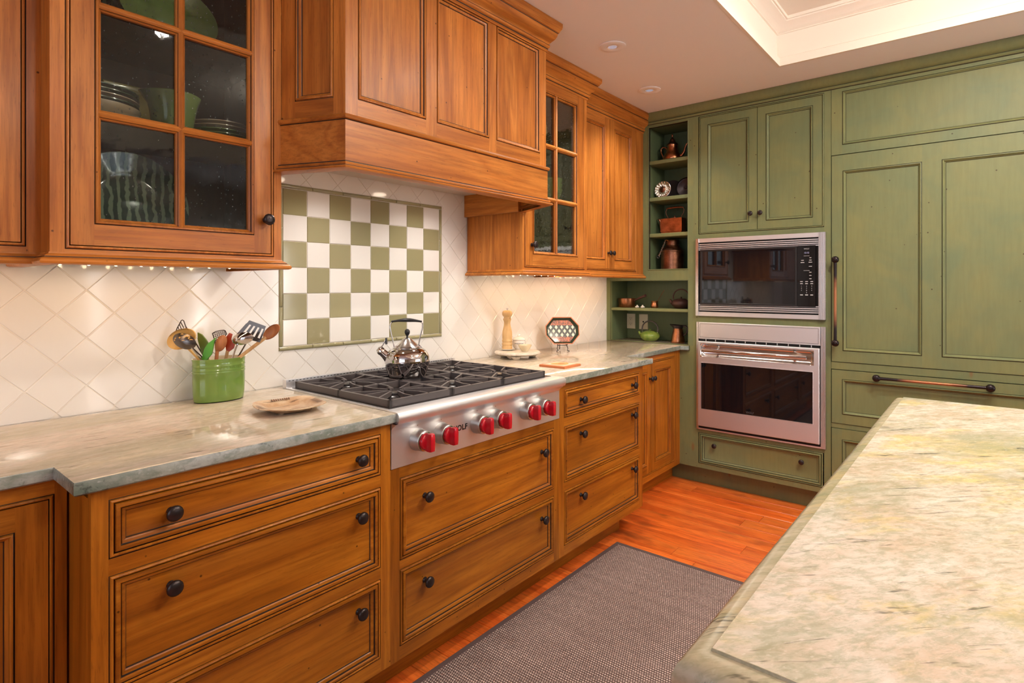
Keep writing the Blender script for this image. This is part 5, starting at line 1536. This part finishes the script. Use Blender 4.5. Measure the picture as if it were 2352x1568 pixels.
# right glass cabinet
C1, C2 = 1.763 + .0085, 2.042 + .0085
for k in range(3):
    r = .068
    o = MB().lathe([(.001, 0), (.034, 0), (.038, .003), (r * .86, .040), (r, .072), (r, .076), (r * .96, .076), (r * .80, .040), (.030, .008), (.001, .008)], 36).build('green_bowl', 'sage_cer', None, (2.610, -.262, C1 + k * .030), sharp=60)
    tag(o, ['lowest of the three nested green bowls in the right glass cabinet', 'middle one of the three nested green bowls in the right glass cabinet', 'top one of the three nested green bowls in the right glass cabinet'][k], 'bowl', 'nested green bowls')
t = thing('yellow_pitcher', 'pale yellow pitcher on the top shelf of the narrow glass cabinet', 'pitcher', (2.50, -.250, C2))
M['pale_yellow'] = cer('pale_yellow_ceramic', (.62, .50, .20), .25)
MB().lathe([(.001, 0), (.034, 0), (.038, .004), (.050, .050), (.046, .10), (.034, .140), (.030, .165), (.040, .190), (.038, .190), (.027, .165), (.001, .15)], 32).build('body', 'pale_yellow', t, sharp=60)
MB().tube([(.036, -.01, .165), (.066, -.01, .150), (.070, -.01, .110), (.048, -.01, .070)], .006, 10).build('handle', 'pale_yellow', t, sharp=60)
plate_stack(2.640, -.230, B0, .100, ['sage_cer', 'buff_cer', 'buff_cer'], ['sage plate under two buff plates at the bottom of the right glass cabinet', 'buff plate in the middle of the stack at the bottom of the right glass cabinet', 'buff plate topping the stack at the bottom of the right glass cabinet'], 'plates in the narrow glass cabinet', .014)
o = MB().lathe([(.001, 0), (.026, 0), (.030, .004), (.058, .034), (.060, .040), (.057, .040), (.026, .010), (.001, .008)], 32).build('small_green_bowl', 'sage_cer', None, (2.640, -.230, B0 + .043), sharp=60)
tag(o, 'small green bowl on the plates at the bottom of the narrow glass cabinet', 'bowl')

# ================================================================== LAMPS
def recessed(x, y, label, watts, z=CEIL, angle=125):
    t = thing('recessed_downlight', label, 'ceiling light', (x, y, z), 0, 'recessed downlights')
    m = MB().lathe([(.066, -.0005), (.066, -.004), (.063, -.006), (.030, -.006), (.027, -.004)], 40)
    m.build('trim_ring', 'plaster', t, sharp=40)
    MB().lathe([(.027, -.0045), (.025, -.007), (.022, -.0045)], 32).build('aperture', 'plaster_white', t, sharp=60)
    MB().lathe([(.022, -.0046), (.0001, -.0048)], 24).build('lamp', 'dim_bulb', t)
    spot_lamp('downlight', t, (0, 0, -.02), watts, SOFTWARM, angle, .9, .04)
M['dim_bulb'] = NT('downlight_glow').p(Base_Color=(.05, .05, .06), Roughness=.1, Emission_Color=(.9, .85, 1.0), Emission_Strength=.25)
recessed(2.496, -.721, 'recessed downlight in the ceiling nearer the range hood', 28)
recessed(3.192, -.576, 'recessed downlight in the ceiling nearer the green corner shelves', 22)
def strip_light(x0, x1, y, label, watts):
    t = thing('under_cabinet_light', label, 'light', (x0, y, 1.384))
    MB().box(0, x1 - x0, -.012, .012, -.006, 0).build('track', 'ivory', t)
    me = MB().lathe([(.0001, -.016), (.004, -.0145), (.006, -.010), (.005, -.006)], 12).mesh('festoon_bulb', 'bulb_hot')
    n = int((x1 - x0) / .062)
    for k in range(n): link('festoon_bulb', me, t, ((k + .5) * (x1 - x0) / n, 0, 0))
    d = bpy.data.lights.new('strip_lamp', 'AREA'); d.shape = 'RECTANGLE'; d.size = x1 - x0 - .02; d.size_y = .02; d.energy = watts; d.color = WARM
    o = bpy.data.objects.new('strip_lamp', d); o.location = ((x1 - x0) / 2, 0, -.018); o.parent = t; COL.objects.link(o)
M['bulb_hot'] = NT('festoon_glow').p(Base_Color=(1, 1, 1), Emission_Color=(1.0, .72, .42), Emission_Strength=25.0)
strip_light(-.50, .34, -.16, 'row of warm bulbs under the plain cabinet at the far left', .75)
strip_light(.39, .92, -.16, 'row of warm bulbs under the large glass-door cabinet', 0.50)
strip_light(2.24, 3.60, -.16, 'row of warm bulbs under the wall cabinets right of the hood', 1.9)
def added_tray_fixture(x, y, label, watts):  # unseen flush fixtures, added to light the tray sides, island and green wall
    t = thing('added_ceiling_fixture', label, 'ceiling light', (x, y, TZ))
    MB().lathe([(.14, 0), (.14, -.015), (.13, -.02), (.001, -.02)], 36).build('canopy', 'bright_steel', t, sharp=40)
    MB().lathe([(.12, -.0201), (.115, -.05), (.08, -.075), (.0001, -.085)], 36).build('diffuser', 'bulb', t, sharp=60)
    point_lamp('added_fixture_lamp', t, (0, 0, -.14), watts, SOFTWARM, .11)
added_tray_fixture(2.25, -2.60, 'added unseen ceiling fixture in the tray over the far end of the island', 44)
added_tray_fixture(0.80, -3.70, 'added unseen ceiling fixture in the tray over the near end of the island', 25)
recessed(1.20, -2.05, 'recessed downlight in the tray above the aisle near the left cabinets', 32, TZ, 168)
recessed(2.52, -2.02, 'recessed downlight in the tray above the aisle near the rug end', 62, TZ, 168)

for _n in ('bulb', 'bulb_hot', 'dim_bulb', 'display'):      # the lamps beside these glowing surfaces carry the light
    M[_n].cycles.emission_sampling = 'NONE'
